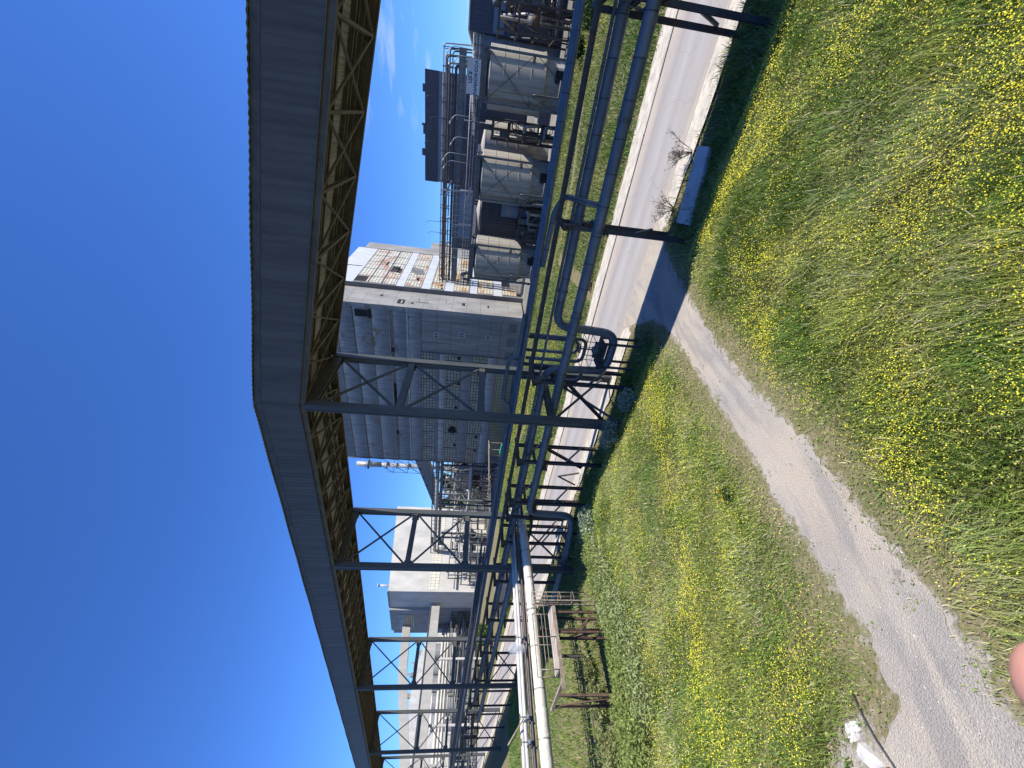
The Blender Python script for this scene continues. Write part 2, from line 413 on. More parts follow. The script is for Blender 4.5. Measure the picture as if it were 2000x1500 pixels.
o = strip('near_verge', 21.2, 22.9, .012, m, wob0=.35, seed=1); tag(o, 'pale dusty gravel verge along the near side of the road', 'verge', kind='structure')
o = strip('far_verge', 28.85, 30.6, .05, m, wob1=.5, seed=2); tag(o, 'pale crumbling concrete pavement beyond the road', 'pavement', kind='structure')

m, nt, b = new_mat('worn_asphalt')
sp = sepxyz(nt)
yw = math_n(nt, 'ADD', sp[1], math_n(nt, 'MULTIPLY', noise_fac(nt, (.12, .6, 1), 1., 5, .3, .7), .7))
cr = N(nt, 'ShaderNodeValToRGB'); yy = math_n(nt, 'DIVIDE', math_n(nt, 'SUBTRACT', yw, 22.3), 7.2); L(nt, yy, cr.inputs[0])
stops = [(0, (.46, .40, .33)), (.10, (.40, .355, .30)), (.17, (.28, .265, .26)), (.30, (.33, .32, .325)), (.42, (.27, .265, .28)), (.52, (.34, .335, .34)), (.63, (.30, .295, .305)), (.72, (.24, .23, .24)), (.80, (.36, .325, .29)), (.90, (.42, .36, .30)), (1., (.46, .40, .335))]
e = cr.color_ramp.elements
while len(e) < len(stops): e.new(.5)
for k, (p, cc) in enumerate(stops): e[k].position = p; e[k].color = rgb(cc)
c = mix(nt, math_n(nt, 'MULTIPLY', noise_fac(nt, (.25, 1, 1), .9, 8, .4, .7), .5), cr.outputs[0], (.25, .24, .24))
c = mix(nt, math_n(nt, 'MULTIPLY', noise_fac(nt, (1, 1, 1), 26., 3, .45, .8), .3), c, (.36, .35, .335))
c = mix(nt, .3, c, (.27, .225, .17))
vo = N(nt, 'ShaderNodeTexVoronoi', feature='DISTANCE_TO_EDGE'); vo.inputs['Scale'].default_value = .35
wv = N(nt, 'ShaderNodeVectorMath', operation='ADD'); nz = N(nt, 'ShaderNodeTexNoise'); nz.inputs['Scale'].default_value = .8; nz.inputs['Detail'].default_value = 6
L(nt, coords(nt), nz.inputs['Vector']); L(nt, coords(nt, (1, 1, 1)), wv.inputs[0]); L(nt, nz.outputs['Color'], wv.inputs[1]); L(nt, wv.outputs[0], vo.inputs['Vector'])
ck = math_n(nt, 'LESS_THAN', vo.outputs['Distance'], .007)
c = mix(nt, math_n(nt, 'MULTIPLY', ck, .25), c, (.14, .13, .13))
L(nt, c, b.inputs['Base Color']); b.inputs['Roughness'].default_value = .85; b.inputs['Specular IOR Level'].default_value = .25
n = N(nt, 'ShaderNodeTexNoise'); n.inputs['Scale'].default_value = 30; n.inputs['Detail'].default_value = 4; L(nt, coords(nt), n.inputs['Vector']); bump(nt, b, n.outputs['Fac'], .012)
M['asphalt'] = m
o = strip('road', 22.55, 28.66, .022, m, wob0=.12, seed=5); tag(o, 'sun bleached cracked asphalt road past the works', 'road', kind='structure')
mb = MB()
x = -150.
while x < 40:
    mb.box(x, x + 2.94, 28.7 + random.uniform(-.02, .02), 28.84, -.1, .085 + random.uniform(-.03, .012)); x += 3.
o = mb.build('kerb', M['concrete'], None, (0, 28.7, 0)); tag(o, 'low grey concrete kerb on the far side of the road', 'kerb', kind='structure')

# footpath -----------------------------------------------------------
ys = np.linspace(-3, 22.75, 420); xl = np.interp(ys, *PL); xr = np.interp(ys, *PR)
xl = xl - .0 + .32 * (fbm(ys, ys * 0, .8, 2) - .5) + .16 * (vnoise(ys, ys * 0, .13) - .5); xr = xr + .0 + .32 * (fbm(ys, ys * 0 + 7, .8, 4) - .5) + .16 * (vnoise(ys, ys * 0 + 5, .13) - .5)
k = 13; V = []
for t in np.linspace(0, 1, k):
    X = xl * (1 - t) + xr * t; V.append(np.stack([X, ys, np.maximum(ground_h(X, ys), np.where(ys > 21.4, .012, -9)) + .018], 1))
V = np.concatenate(V); mm = len(ys); I, J = np.meshgrid(np.arange(mm - 1), np.arange(k - 1)); q = (J * mm + I).ravel()
m, nt, b = new_mat('gravel_path')
c = mix(nt, noise_fac(nt, (1.2, .35, 1), 1.1, 8, .38, .62), (.42, .37, .30), (.31, .285, .25))
c = mix(nt, math_n(nt, 'MULTIPLY', noise_fac(nt, (1, .5, 1), .55, 6, .45, .62), .7), c, (.42, .345, .26))
c = mix(nt, math_n(nt, 'MULTIPLY', noise_fac(nt, (2.2, .25, 1), 1.0, 5, .52, .62), .55), c, (.20, .19, .185))
c = mix(nt, math_n(nt, 'MULTIPLY', noise_fac(nt, (1, 1, 1), 38., 4, .42, .72), .45), c, (.19, .175, .16))
vr = N(nt, 'ShaderNodeTexVoronoi'); vr.inputs['Scale'].default_value = 34; L(nt, coords(nt), vr.inputs['Vector'])
c = mix(nt, math_n(nt, 'MULTIPLY', math_n(nt, 'LESS_THAN', vr.outputs['Distance'], .28), .35), c, (.44, .42, .385))
c = mix(nt, noise_fac(nt, (1, .7, 1), .8, 6, .66, .71), c, (.17, .145, .125))
L(nt, c, b.inputs['Base Color']); b.inputs['Roughness'].default_value = .95; b.inputs['Specular IOR Level'].default_value = .12
n = N(nt, 'ShaderNodeTexNoise'); n.inputs['Scale'].default_value = 40; n.inputs['Detail'].default_value = 5; L(nt, coords(nt), n.inputs['Vector']); bump(nt, b, n.outputs['Fac'], .03)
o = arr_mesh('footpath', V, np.stack([q, q + mm, q + mm + 1, q + 1], 1), m); tag(o, 'grey gravel footpath running down to the road', 'footpath', kind='structure')
# loose stones on the path and its edges: uncountable
mb = MB()
for i in range(650):
    y = 1.0 + 20 * random.random() ** 1.5; xa, xb = float(np.interp(y, *PL)), float(np.interp(y, *PR))
    x = random.uniform(xa - .5, xb + .3); z = float(ground_h(x, y)) + .02; s_ = random.uniform(.004, .011) * (1 + (random.random() < .05) * 1.6)
    p = [(x + s_ * random.uniform(.6, 1.3) * math.cos(a), y + s_ * random.uniform(.6, 1.3) * math.sin(a), z) for a in (0, 1.3, 2.5, 3.8, 5.1)]
    mb.poly(p + [(x, y, z + s_ * .8)], [(0, 1, 5), (1, 2, 5), (2, 3, 5), (3, 4, 5), (4, 0, 5)])
tag(mb.build('loose_gravel', M['chalk'], None), 'small pale loose stones scattered on the footpath', 'gravel', kind='stuff')

# ------------------------------------------------------------------ vegetation
EYE = np.array([0, 0, 10.])
def blades(name, X, Y, H, W, COLS, lean=.35, Z=None, bendy=.5, flow=0.):
    n = len(X); Z = ground_h(X, Y) - .02 if Z is None else Z
    a = rng.random(n) * 2 * PI; d = rng.random(n) * 2 * PI
    if flow: d = np.where(rng.random(n) < flow, fbm(X, Y, 1.6, 41) * 9. + rng.normal(size=n) * .5, d)
    ln = lean * H * rng.random(n)
    wx, wy = np.cos(a) * W / 2, np.sin(a) * W / 2; lx, ly = np.cos(d) * ln, np.sin(d) * ln
    def P(s, t): return np.stack([X + s * wx + lx * t * (bendy * t + 1 - bendy), Y + s * wy + ly * t * (bendy * t + 1 - bendy), Z + H * t], 1)
    V = np.stack([P(-1, 0), P(1, 0), P(.85, .55), P(-.85, .55), P(0, 1)], 1).reshape(-1, 3)
    bI = np.arange(n)[:, None] * 5
    T = np.concatenate([bI + np.array([[0, 1, 2]]), bI + np.array([[0, 2, 3]]), bI + np.array([[3, 2, 4]])])
    C = np.repeat(COLS, 5, axis=0)
    return arr_mesh(name, V, T, M['leaf'], C)
def discs(name, X, Y, Z, S_, COLS, tilt=.6, cross=True):
    n = len(X)
    nx = (rng.random(n) - .5) * 2 * tilt; ny = (rng.random(n) - .5) * 2 * tilt; nn = np.stack([nx, ny, np.ones(n)], 1); nn /= np.linalg.norm(nn, axis=1)[:, None]
    t = rng.random(n) * 2 * PI; u = np.stack([np.cos(t), np.sin(t), np.zeros(n)], 1); u -= nn * (u * nn).sum(1)[:, None]; u /= np.linalg.norm(u, axis=1)[:, None]
    w = np.cross(nn, u); c = np.stack([X, Y, Z], 1); s = S_[:, None] / 2
    V = np.stack([c + u * s, c + (u + w) * s * .38 + nn * s * .15, c + w * s, c + (w - u) * s * .38 + nn * s * .15, c - u * s, c - (u + w) * s * .38 + nn * s * .15, c - w * s, c + (u - w) * s * .38 + nn * s * .15], 1).reshape(-1, 3)
    bI = np.arange(n)[:, None] * 8
    T = np.concatenate([bI + np.array([[7, 0, 1]]), bI + np.array([[1, 2, 3]]), bI + np.array([[3, 4, 5]]), bI + np.array([[5, 6, 7]]), bI + np.array([[7, 1, 3]]), bI + np.array([[7, 3, 5]])])
    return arr_mesh(name, V, T, M['leaf'], np.repeat(COLS, 8, axis=0))
def pal(n, X, Y, base, alt, s=1.6, ox=0, jit=.35, dry=None, dryf=None):
    k = np.clip((fbm(X, Y, s, ox) - .36) / .28 + (rng.random(n) - .5) * .7, 0, 1)[:, None]
    c = np.array(base) * (1 - k) + np.array(alt) * k
    if dry is not None:
        sel = rng.random(n) < dryf; c[sel] = np.array(dry) * (.7 + .6 * rng.random((sel.sum(), 1)))
    return c * (1 - jit / 2 + jit * rng.random((n, 1)))

def meadow(n, xr_, yr_, dens):
    X = rng.uniform(*xr_, n); Y = rng.uniform(*yr_, n)
    p = dens(X, Y); k = rng.random(n) < p
    return X[k], Y[k]
def dens(X, Y):
    Z = ground_h(X, Y); D = np.sqrt(X ** 2 + Y ** 2 + (10 - Z) ** 2)
    d = np.clip((7.2 / D) ** 1.55, 0, 1)
    pd = path_d(X, Y) + .45 * (fbm(X, Y, .6, 8) - .5)
    d = d * np.maximum(sstep(-.12, .35, pd), .55 * sstep(-.55, -.05, pd) * (fbm(X, Y, .35, 91) > .60)) * (.35 + .65 * sstep(.2, 1.5, pd + .5 * (fbm(X, Y, .5, 3) - .5)))
    d = d * np.where(Y > 19.6, sstep(21.5, 20.0, Y + .8 * (fbm(X, Y, 1.1, 6) - .5)), 1)
    d = d * (1 - ((X > -3.5) & (X < -.05) & (Y > 19.3 - .2 * X * 0) & (Y < 21.1) & (Y > 20.1 + .23 * X) & (Y < 21.05 + .13 * X)) * .8)
    d = d * (1 - .93 * bare_f(X, Y) * (fbm(X, Y, .4, 97) < .62))
    return d * (X > -27)
X, Y = meadow(2500000, (-27, 9), (-.5, 22), dens)
ZZ = ground_h(X, Y); D = np.sqrt(X ** 2 + Y ** 2 + (10 - ZZ) ** 2); n = len(X)
print('meadow blades', n)
tall = np.clip(.14 + (.50 * fbm(X, Y, 1.4, 1) + .18 * sstep(.5, .7, fbm(X, Y, 2.6, 51))) * sstep(-.1, 2.4, path_d(X, Y)) + .10 * sstep(13, 16, Y), .08, .75)
tall = tall * (1 - .5 * sstep(13.5, 15.2, Y) * sstep(18.5, 16.5, Y))
tall = tall * (.52 + .30 * sstep(-6, -3.5, X)) * (.75 + .25 * sstep(.45, .6, fbm(X, Y, 3., 81)))
H = tall * (.35 + .95 * rng.random(n) ** 1.3); W = (.003 + .0011 * D) * (.6 + .9 * rng.random(n))
dryf = .07 + .22 * sstep(.62, .78, fbm(X, Y, 1.9, 12)) + .38 * sstep(1.3, .1, path_d(X, Y))
C = pal(n, X, Y, (.160, .240, .048), (.300, .340, .085), 1.5, 0, .6, (.50, .44, .27), dryf)
pale = (fbm(X, Y, 2.4, 61) > .60) & (rng.random(n) < .5); C[pale] = np.array([.36, .38, .17]) * (.75 + .5 * rng.random((pale.sum(), 1)))
dk = (fbm(X, Y, .7, 20) > .58)[:, None]; C = np.where(dk & (rng.random((n, 1)) < .5), C * np.array([.75, .92, .8]), C)
o = blades('meadow_grass', X, Y, H, W, C, 1.0, flow=.6); tag(o, 'rough green meadow grass on the bank by the footpath', 'grass', kind='stuff')

# broad low weed leaves between the blades
X, Y = meadow(260000, (-26, 9), (-.5, 21), dens); n = len(X)
Zg = ground_h(X, Y); D = np.sqrt(X ** 2 + Y ** 2 + (10 - Zg) ** 2)
C = pal(n, X, Y, (.15, .225, .05), (.26, .31, .075), 1.1, 6, .5)
o = discs('meadow_weeds', X, Y, Zg + .04 + .17 * rng.random(n) * sstep(0, 1.5, path_d(X, Y)), (.012 + .0026 * D) * (.6 + .9 * rng.random(n)), C, 1.2); tag(o, 'low leafy weeds among the meadow grass', 'weeds', kind='stuff')

# yellow flowers
def fdens(X, Y):
    Z = ground_h(X, Y); D = np.sqrt(X ** 2 + Y ** 2 + (10 - Z) ** 2)
    p = sstep(.36, .62, fbm(X, Y, 3.2, 15)) * (.30 + .70 * sstep(.38, .62, fbm(X, Y, .8, 22))) + .07
    right = sstep(-5.6, -4.4, X)
    p = p * (.62 + .75 * right) * sstep(.2, 1.6, path_d(X, Y) + .6 * (fbm(X, Y, 1., 2) - .4))
    p = p * (.25 + .75 * sstep(16.8, 15.8, Y)) * sstep(19, 17.5, Y)
    sx = np.interp(Y, [1.8, 2.5, 3.7, 5.5, 6.9, 9.6, 12.7, 16.4], [-10.9, -11.3, -12., -12.3, -11.75, -11., -9.9, -9.4])
    strip_ = sstep(1.2, .2, np.abs(X - sx + .9 * (fbm(X, Y, 1.2, 71) - .5)))
    patch = sstep(1.25, .4, np.hypot(X + 8.3, (Y - 2.4)) + 1.2 * (fbm(X, Y, .7, 73) - .5)) + .6 * sstep(.9, .2, np.hypot(X + 9.2, Y - 5.4) + .9 * (fbm(X, Y, .6, 75) - .5))
    p = np.clip(p * np.where(right > .5, 1., .55) + (.75 * strip_ + .8 * patch) * (.3 + .7 * sstep(.35, .6, fbm(X, Y, .45, 77))), 0, 1) * sstep(17, 15.8, Y)
    return (1 - bare_f(X, Y)) * p * np.clip((9 / D) ** 1.1, 0, 1) * (X > -21)
X, Y = meadow(640000, (-21, 9), (-.5, 19), fdens); n = len(X); print('flowers', n)
Zg = ground_h(X, Y); D = np.sqrt(X ** 2 + Y ** 2 + (10 - Zg) ** 2)
hh = (1 - .5 * sstep(13.5, 15.2, Y)) * (.55 + .28 * sstep(-6, -3.5, X)) * np.clip(.14 + (.50 * fbm(X, Y, 1.4, 1) + .18 * sstep(.5, .7, fbm(X, Y, 2.6, 51))) * sstep(-.1, 2.4, path_d(X, Y)) + .10 * sstep(13, 16, Y), .08, .75)
C = np.array([.86, .80, .05]) * (.75 + .45 * rng.random((n, 1))); C[:, 1] *= (.88 + .2 * rng.random(n))
o = discs('wildflowers', X, Y, Zg + hh * (.72 + .5 * rng.random(n)), (.007 + .0013 * D) * (.5 + 1.0 * rng.random(n)), C, .8); tag(o, 'small yellow flowers scattered through the meadow', 'flowers', kind='stuff')

# field beyond the road
n = 170000
X = rng.uniform(-80, 18, n); Y = 29.9 + 31 * rng.random(n) ** 1.25; k = rng.random(n) < sstep(.0, 1.0, Y - 30.4 + .9 * (fbm(X, Y, 2, 3) - .5)); X, Y = X[k], Y[k]; n = len(X)
bare = (np.abs(X + 11.5 + .12 * (Y - 30)) < .5 + .6 * rng.random(n)) & (Y < 47); bare |= (np.abs(Y - 50 - 2 * np.sin(X * .2)) < .7); X, Y = X[~bare], Y[~bare]; n = len(X)
C = pal(n, X, Y, (.11, .20, .04), (.22, .27, .06), 5., 2, .5, (.42, .37, .2), .08)
o = blades('field_grass', X, Y, (.14 + .36 * rng.random(n)) * (.6 + .8 * fbm(X, Y, 2., 33)), .03 + .045 * rng.random(n), C, .9); tag(o, 'green grass field between the road and the tanks', 'grass', kind='stuff')
n = 14000
X = rng.uniform(-80, 16, n); Y = rng.uniform(33, 60, n); k = rng.random(n) < sstep(.45, .62, fbm(X, Y, 5., 31)) * sstep(34, 42, Y) * (.35 + .65 * (X < -18)); X, Y = X[k], Y[k]; n = len(X)
C = np.array([.72, .60, .02]) * (.8 + .3 * rng.random((n, 1)))
o = discs('field_flowers', X, Y, ground_h(X, Y) + .4 + .15 * rng.random(n), .10 + .08 * rng.random(n), C, .7); tag(o, 'yellow flowers in the field beyond the road', 'flowers', kind='stuff')
# lawn left of the bank
n = 42000
X = rng.uniform(-75, -21, n); Y = rng.uniform(-4, 21, n)
C = pal(n, X, Y, (.12, .22, .04), (.20, .28, .055), 4., 2, .5, (.40, .36, .2), .05)
o = blades('lawn_grass', X, Y, (.18 + .25 * rng.random(n)), .03 + .05 * rng.random(n), C, .9); tag(o, 'bright green grass behind the ladder platform', 'grass', kind='stuff')

# shrubs -------------------------------------------------------------
def leaves(name, lumps, n, size, c1, c2, parent, flat=.5):
    tot = sum(l[3] * l[4] * l[5] for l in lumps); P = []; 
    for (x, y, z, a, b_, c) in lumps:
        k = max(8, int(n * a * b_ * c / tot)); d = rng.normal(size=(k, 3)); d /= np.linalg.norm(d, axis=1)[:, None]
        r = (.45 + .62 * rng.random(k) ** .6)[:, None]
        P.append(np.array([x, y, z]) + d * r * np.array([a, b_, c]))
    P = np.concatenate(P); off = np.array(wloc(parent)); n = len(P)
    P = P[P[:, 2] > off[2] + .02]; n = len(P)
    nn = rng.normal(size=(n, 3)) + np.array([0, 0, flat]); nn /= np.linalg.norm(nn, axis=1)[:, None]
    t = rng.normal(size=(n, 3)); u = t - nn * (t * nn).sum(1)[:, None]; u /= np.linalg.norm(u, axis=1)[:, None]; w = np.cross(nn, u)
    s = (size * (.55 + .9 * rng.random(n)))[:, None]; P = P - off
    V = np.stack([P - u * s, P + w * s * .42 + nn * s * .1, P + u * s, P - w * s * .42 + nn * s * .1], 1).reshape(-1, 3)
    q = np.arange(n)[:, None] * 4; F = q + np.array([[0, 1, 2, 3]])
    k = rng.random((n, 1)); C = (np.array(c1) * (1 - k) + np.array(c2) * k) * (.65 + .7 * rng.random((n, 1)))
    o = arr_mesh(name, V, F, M['leaf'], np.repeat(C, 4, axis=0)); o.parent = parent
    return o
def shrub(name, label, x, y, r, h, n, size, c1, c2, group=None, cat='shrub', lumps=5, zoff=0.):
    z = float(ground_h(x, y)) - .03 + zoff
    t = thing(name, label, cat, (x, y, z), group)
    ls = []
    for i in range(lumps):
        a = 2 * PI * i / lumps + random.random(); rr = r * random.uniform(.25, .6)
        ls.append((x + rr * math.cos(a), y + rr * math.sin(a), z + h * random.uniform(.35, .68), r * random.uniform(.4, .62), r * random.uniform(.4, .62), h * random.uniform(.26, .42)))
    leaves('foliage', ls, n, size, c1, c2, t)
    mb = MB()
    for l in ls:
        mb.tube([(x + .1 * (l[0] - x), y + .1 * (l[1] - y), z - .1), (x + .6 * (l[0] - x), y + .6 * (l[1] - y), z + (l[2] - z) * .55), (l[0], l[1], l[2])], [.035 * h, .022 * h, .008 * h], 6)
    mb.build('stem', M['bark'], t)
    return t
SG1, SG2 = (.22, .27, .18), (.36, .41, .29)
DG1, DG2 = (.035, .085, .018), (.08, .15, .03)
MG1, MG2 = (.07, .13, .025), (.13, .20, .04)
shrub('sage_shrub', 'silvery grey shrub at the foot of the nearest portal leg', -14.3, 16.1, .95, 1.15, 1500, .075, SG1, SG2, 'silvery shrubs')
shrub('sage_shrub', 'smaller silvery shrub in the flowers just right of the nearest portal leg', -11.9, 16.2, .7, .9, 900, .07, SG1, SG2, 'silvery shrubs')
shrub('sage_shrub', 'broad grey green shrub on the bank top before the second portal', -20.9, 15.0, 1.5, 1.3, 2400, .08, SG1, (.29, .36, .20), 'silvery shrubs')
shrub('sage_shrub', 'grey green shrub on the bank edge nearest the dark ditch by the fallen pipe', -23.4, 15.9, 1.3, 1.3, 2000, .08, SG1, (.28, .35, .19), 'silvery shrubs')
hb = [(-23.6, 14.0, 1.3, 1.5, 'dark green bush beside the top of the fallen pipe in the ditch'), (-23.2, 12.6, 1.3, 1.3, 'green bush between the caged ladder and the silvery bank shrubs'),
      (-22.2, 11.0, 1.2, 1.2, 'green bush on the bank right in front of the caged ladder foot'), (-21.7, 9.3, 1.3, 1.2, 'rounded leafy bush on the bank below the rusty platform'),
      (-21.3, 7.7, 1.3, 1.15, 'leafy green bush midway along the bank edge hedge'), (-20.9, 6.2, 1.3, 1.1, 'leafy bush at the foot of the leaning rusty trestle'),
      (-20.4, 4.6, 1.4, 1.1, 'bush near the lower left end of the bank edge hedge'), (-19.6, 3.0, 1.5, 1.1, 'last bush of the bank edge hedge nearest the viewer')]
for x, y, r, h, lab in hb:
    shrub('bank_bush', lab, x + 2.0, y, r * 1.2, h * .8, 3000, .065, (.16, .215, .05), (.29, .33, .095), 'bushes along the bank edge', 'bush', 6)
for x, y, r, h, lab in [(-20.6, 12.6, 1.5, .85, 'low silvery green leafy clump on the bank, first behind the sage shrubs'), (-19.2, 10.4, 1.5, .8, 'low silvery green leafy clump on the bank above the caged ladder foot'), (-18.4, 8.2, 1.5, .75, 'low silvery green leafy clump on the bank above the rusty platform'),
        (-17.7, 6.3, 1.5, .7, 'low silvery green leafy clump on the bank above the leaning trestle'), (-17.0, 4.4, 1.5, .7, 'low silvery green leafy clump on the bank near the lower left edge')]:
    shrub('leafy_clump', lab, x, y, r, h, 2600, .06, (.20, .245, .09), (.34, .385, .16), 'low leafy clumps on the bank', 'plant', 7)
hb2 = [(-29.5, 9.6, 1.0, 1.3, 'brownish green bush on the lawn behind the ladder platform'), (-29.0, 7.6, 1.0, 1.2, 'dry tipped bush on the lawn beside the platform shadow'), (-28.4, 5.4, 1.1, 1.2, 'dry tipped bush on the lawn nearest the leaning trestle')]
for x, y, r, h, lab in hb2:
    shrub('lawn_bush', lab, x, y, r, h, 1500, .085, (.15, .18, .06), (.28, .29, .12), 'bushes on the lawn', 'bush', 5)
for x, y, r, h, lab in [(9.5, 52, 2.0, 2.6, 'dark bush in the shade of the pipework right of the first tank'), (13.5, 50, 2.4, 3.0, 'dark bush at the far right edge behind the pipe bundle'), (6.9, 55.5, 1.2, 1.6, 'small bush beside the foot of the right hand tank')]:
    shrub('yard_bush', lab, x, y, r, h, 1600, .16, DG1, DG2, 'bushes before the pipework', 'bush', 6)
shrub('roadside_bush', 'green bush by the far pavement below the front of the grey tower', -97, 38.5, 2.2, 4.2, 2200, .3, MG1, MG2, None, 'bush', 7)
shrub('roadside_bush', 'leafy pale bush across the road behind the second portal leg', -55, 33.5, 1.4, 2.2, 1500, .2, MG1, (.16, .2, .09), None, 'bush', 6)
sb = [(-7.5, 13.6, .3, .35, 'low dark leafy clump with orange flowers left of the footpath')]
t = shrub('meadow_clump', 'dark leafy clump with a few orange flowers left of the footpath', -8.35, 7.0, .3, .38, 420, .05, (.03, .07, .02), (.06, .10, .03), None, 'plant', 4)
a = rng.random(16) * 6.28; X = -8.45 + .28 * np.cos(a) * rng.random(16) ** .5; Y = 7.1 + .28 * np.sin(a) * rng.random(16) ** .5
f = discs('flower_head', X + 8.35, Y - 7.0, .30 + .1 * rng.random(16), np.full(16, .055), np.tile(np.array([[.75, .42, .01]]), (16, 1))); f.parent = t
# bare twiggy bushes on the near verge
def twigs(label, x, y, h, n):
    z = float(ground_h(x, y)) - .05; mb = MB(); mb2 = MB()
    for i in range(n):
        a = random.random() * 6.28; sp_ = random.uniform(.15, .75) * h; hh = h * random.uniform(.6, 1.)
        p0 = Vector((x, y, z)); p2 = Vector((x + sp_ * math.cos(a), y + sp_ * math.sin(a), z + hh)); p1 = p0.lerp(p2, .5) + Vector((0, 0, .12 * h))
        mb.tube([p0, p1, p2], [.012, .009, .004], 5)
        for k in range(7):
            q0 = p1.lerp(p2, random.random()); d = Vector((random.uniform(-1, 1), random.uniform(-1, 1), random.uniform(-.1, 1.))) * h * .22
            mb2.tube([q0, q0 + d], [.007, .004], 4)
            for kk in range(2): 
                q1 = q0 + d * random.uniform(.5, 1); mb2.tube([q1, q1 + Vector((random.uniform(-1, 1), random.uniform(-1, 1), random.uniform(0, .8))) * h * .10], [.006, .004], 4)
    t = thing('twig_bush', label, 'bush', (x, y, z), 'bare twiggy bushes on the verge')
    mb.build('stem', M['bark'], t); mb2.build('twig', M['bark'], t)
twigs('bare brown twiggy bush at the right end of the ditch slab', -.35, 21.35, 1.25, 17)
twigs('bare brown twiggy bush at the left end of the ditch slab', -2.95, 21.3, 1.1, 17)
# far trees
def tree(name, label, x, y, h, r, n, size, c1, c2, group=None):
    t = thing(name, label, 'tree', (x, y, 0), group)
    ls = []
    for i in range(14):
        a = random.random() * 6.28; rr = r * random.random() ** .6 * .75; zz = h * random.uniform(.35, .9)
        ls.append((x + rr * math.cos(a), y + rr * math.sin(a), zz, r * random.uniform(.25, .42), r * random.uniform(.25, .42), h * random.uniform(.08, .15)))
    leaves('crown', ls, n, size, c1, c2, t)
    mb = MB(); mb.tube([(x, y, -.2), (x + .1, y, h * .3), (x, y, h * .75)], [h * .03, h * .02, h * .006], 8)
    for l in ls[:8]: mb.tube([(x + .05, y, h * .3), ((x + l[0]) / 2, (y + l[1]) / 2, l[2] * .75), l[:3]], [h * .012, h * .008, h * .003], 6)
    mb.build('trunk', M['bark'], t)
for i, (x, y, h, lab) in enumerate([(-165, 122, 25, 'tall dark tree seen through the gap below the walkway bridge'), (-176, 128, 22, 'dark tree beside the tall one in the gap below the walkway bridge'), (-158, 132, 20, 'lower dark tree at the foot of the chimney gap')]):
    tree('dark_tree', lab, x, y, h, 7, 1800, .8, (.02, .05, .015), (.05, .09, .025), 'trees in the gap')
# wooded hill far left: one mass
hx = []
for i in range(260):
    x = random.uniform(-520, -300); y = random.uniform(-60, 190); hx.append((x, y, 4 + 16 * sstep(-290, -460, x) * (1 if y < 110 else .7) + random.uniform(0, 6), random.uniform(7, 12), random.uniform(7, 12), random.uniform(5, 9)))
wt = thing('wooded_hill', 'dark green wooded hillside far beyond the pipe rack', 'woods', (-400, 60, -2)); wt['kind'] = 'stuff'
leaves('foliage', hx, 26000, 2.2, (.025, .06, .015), (.065, .11, .03), wt)
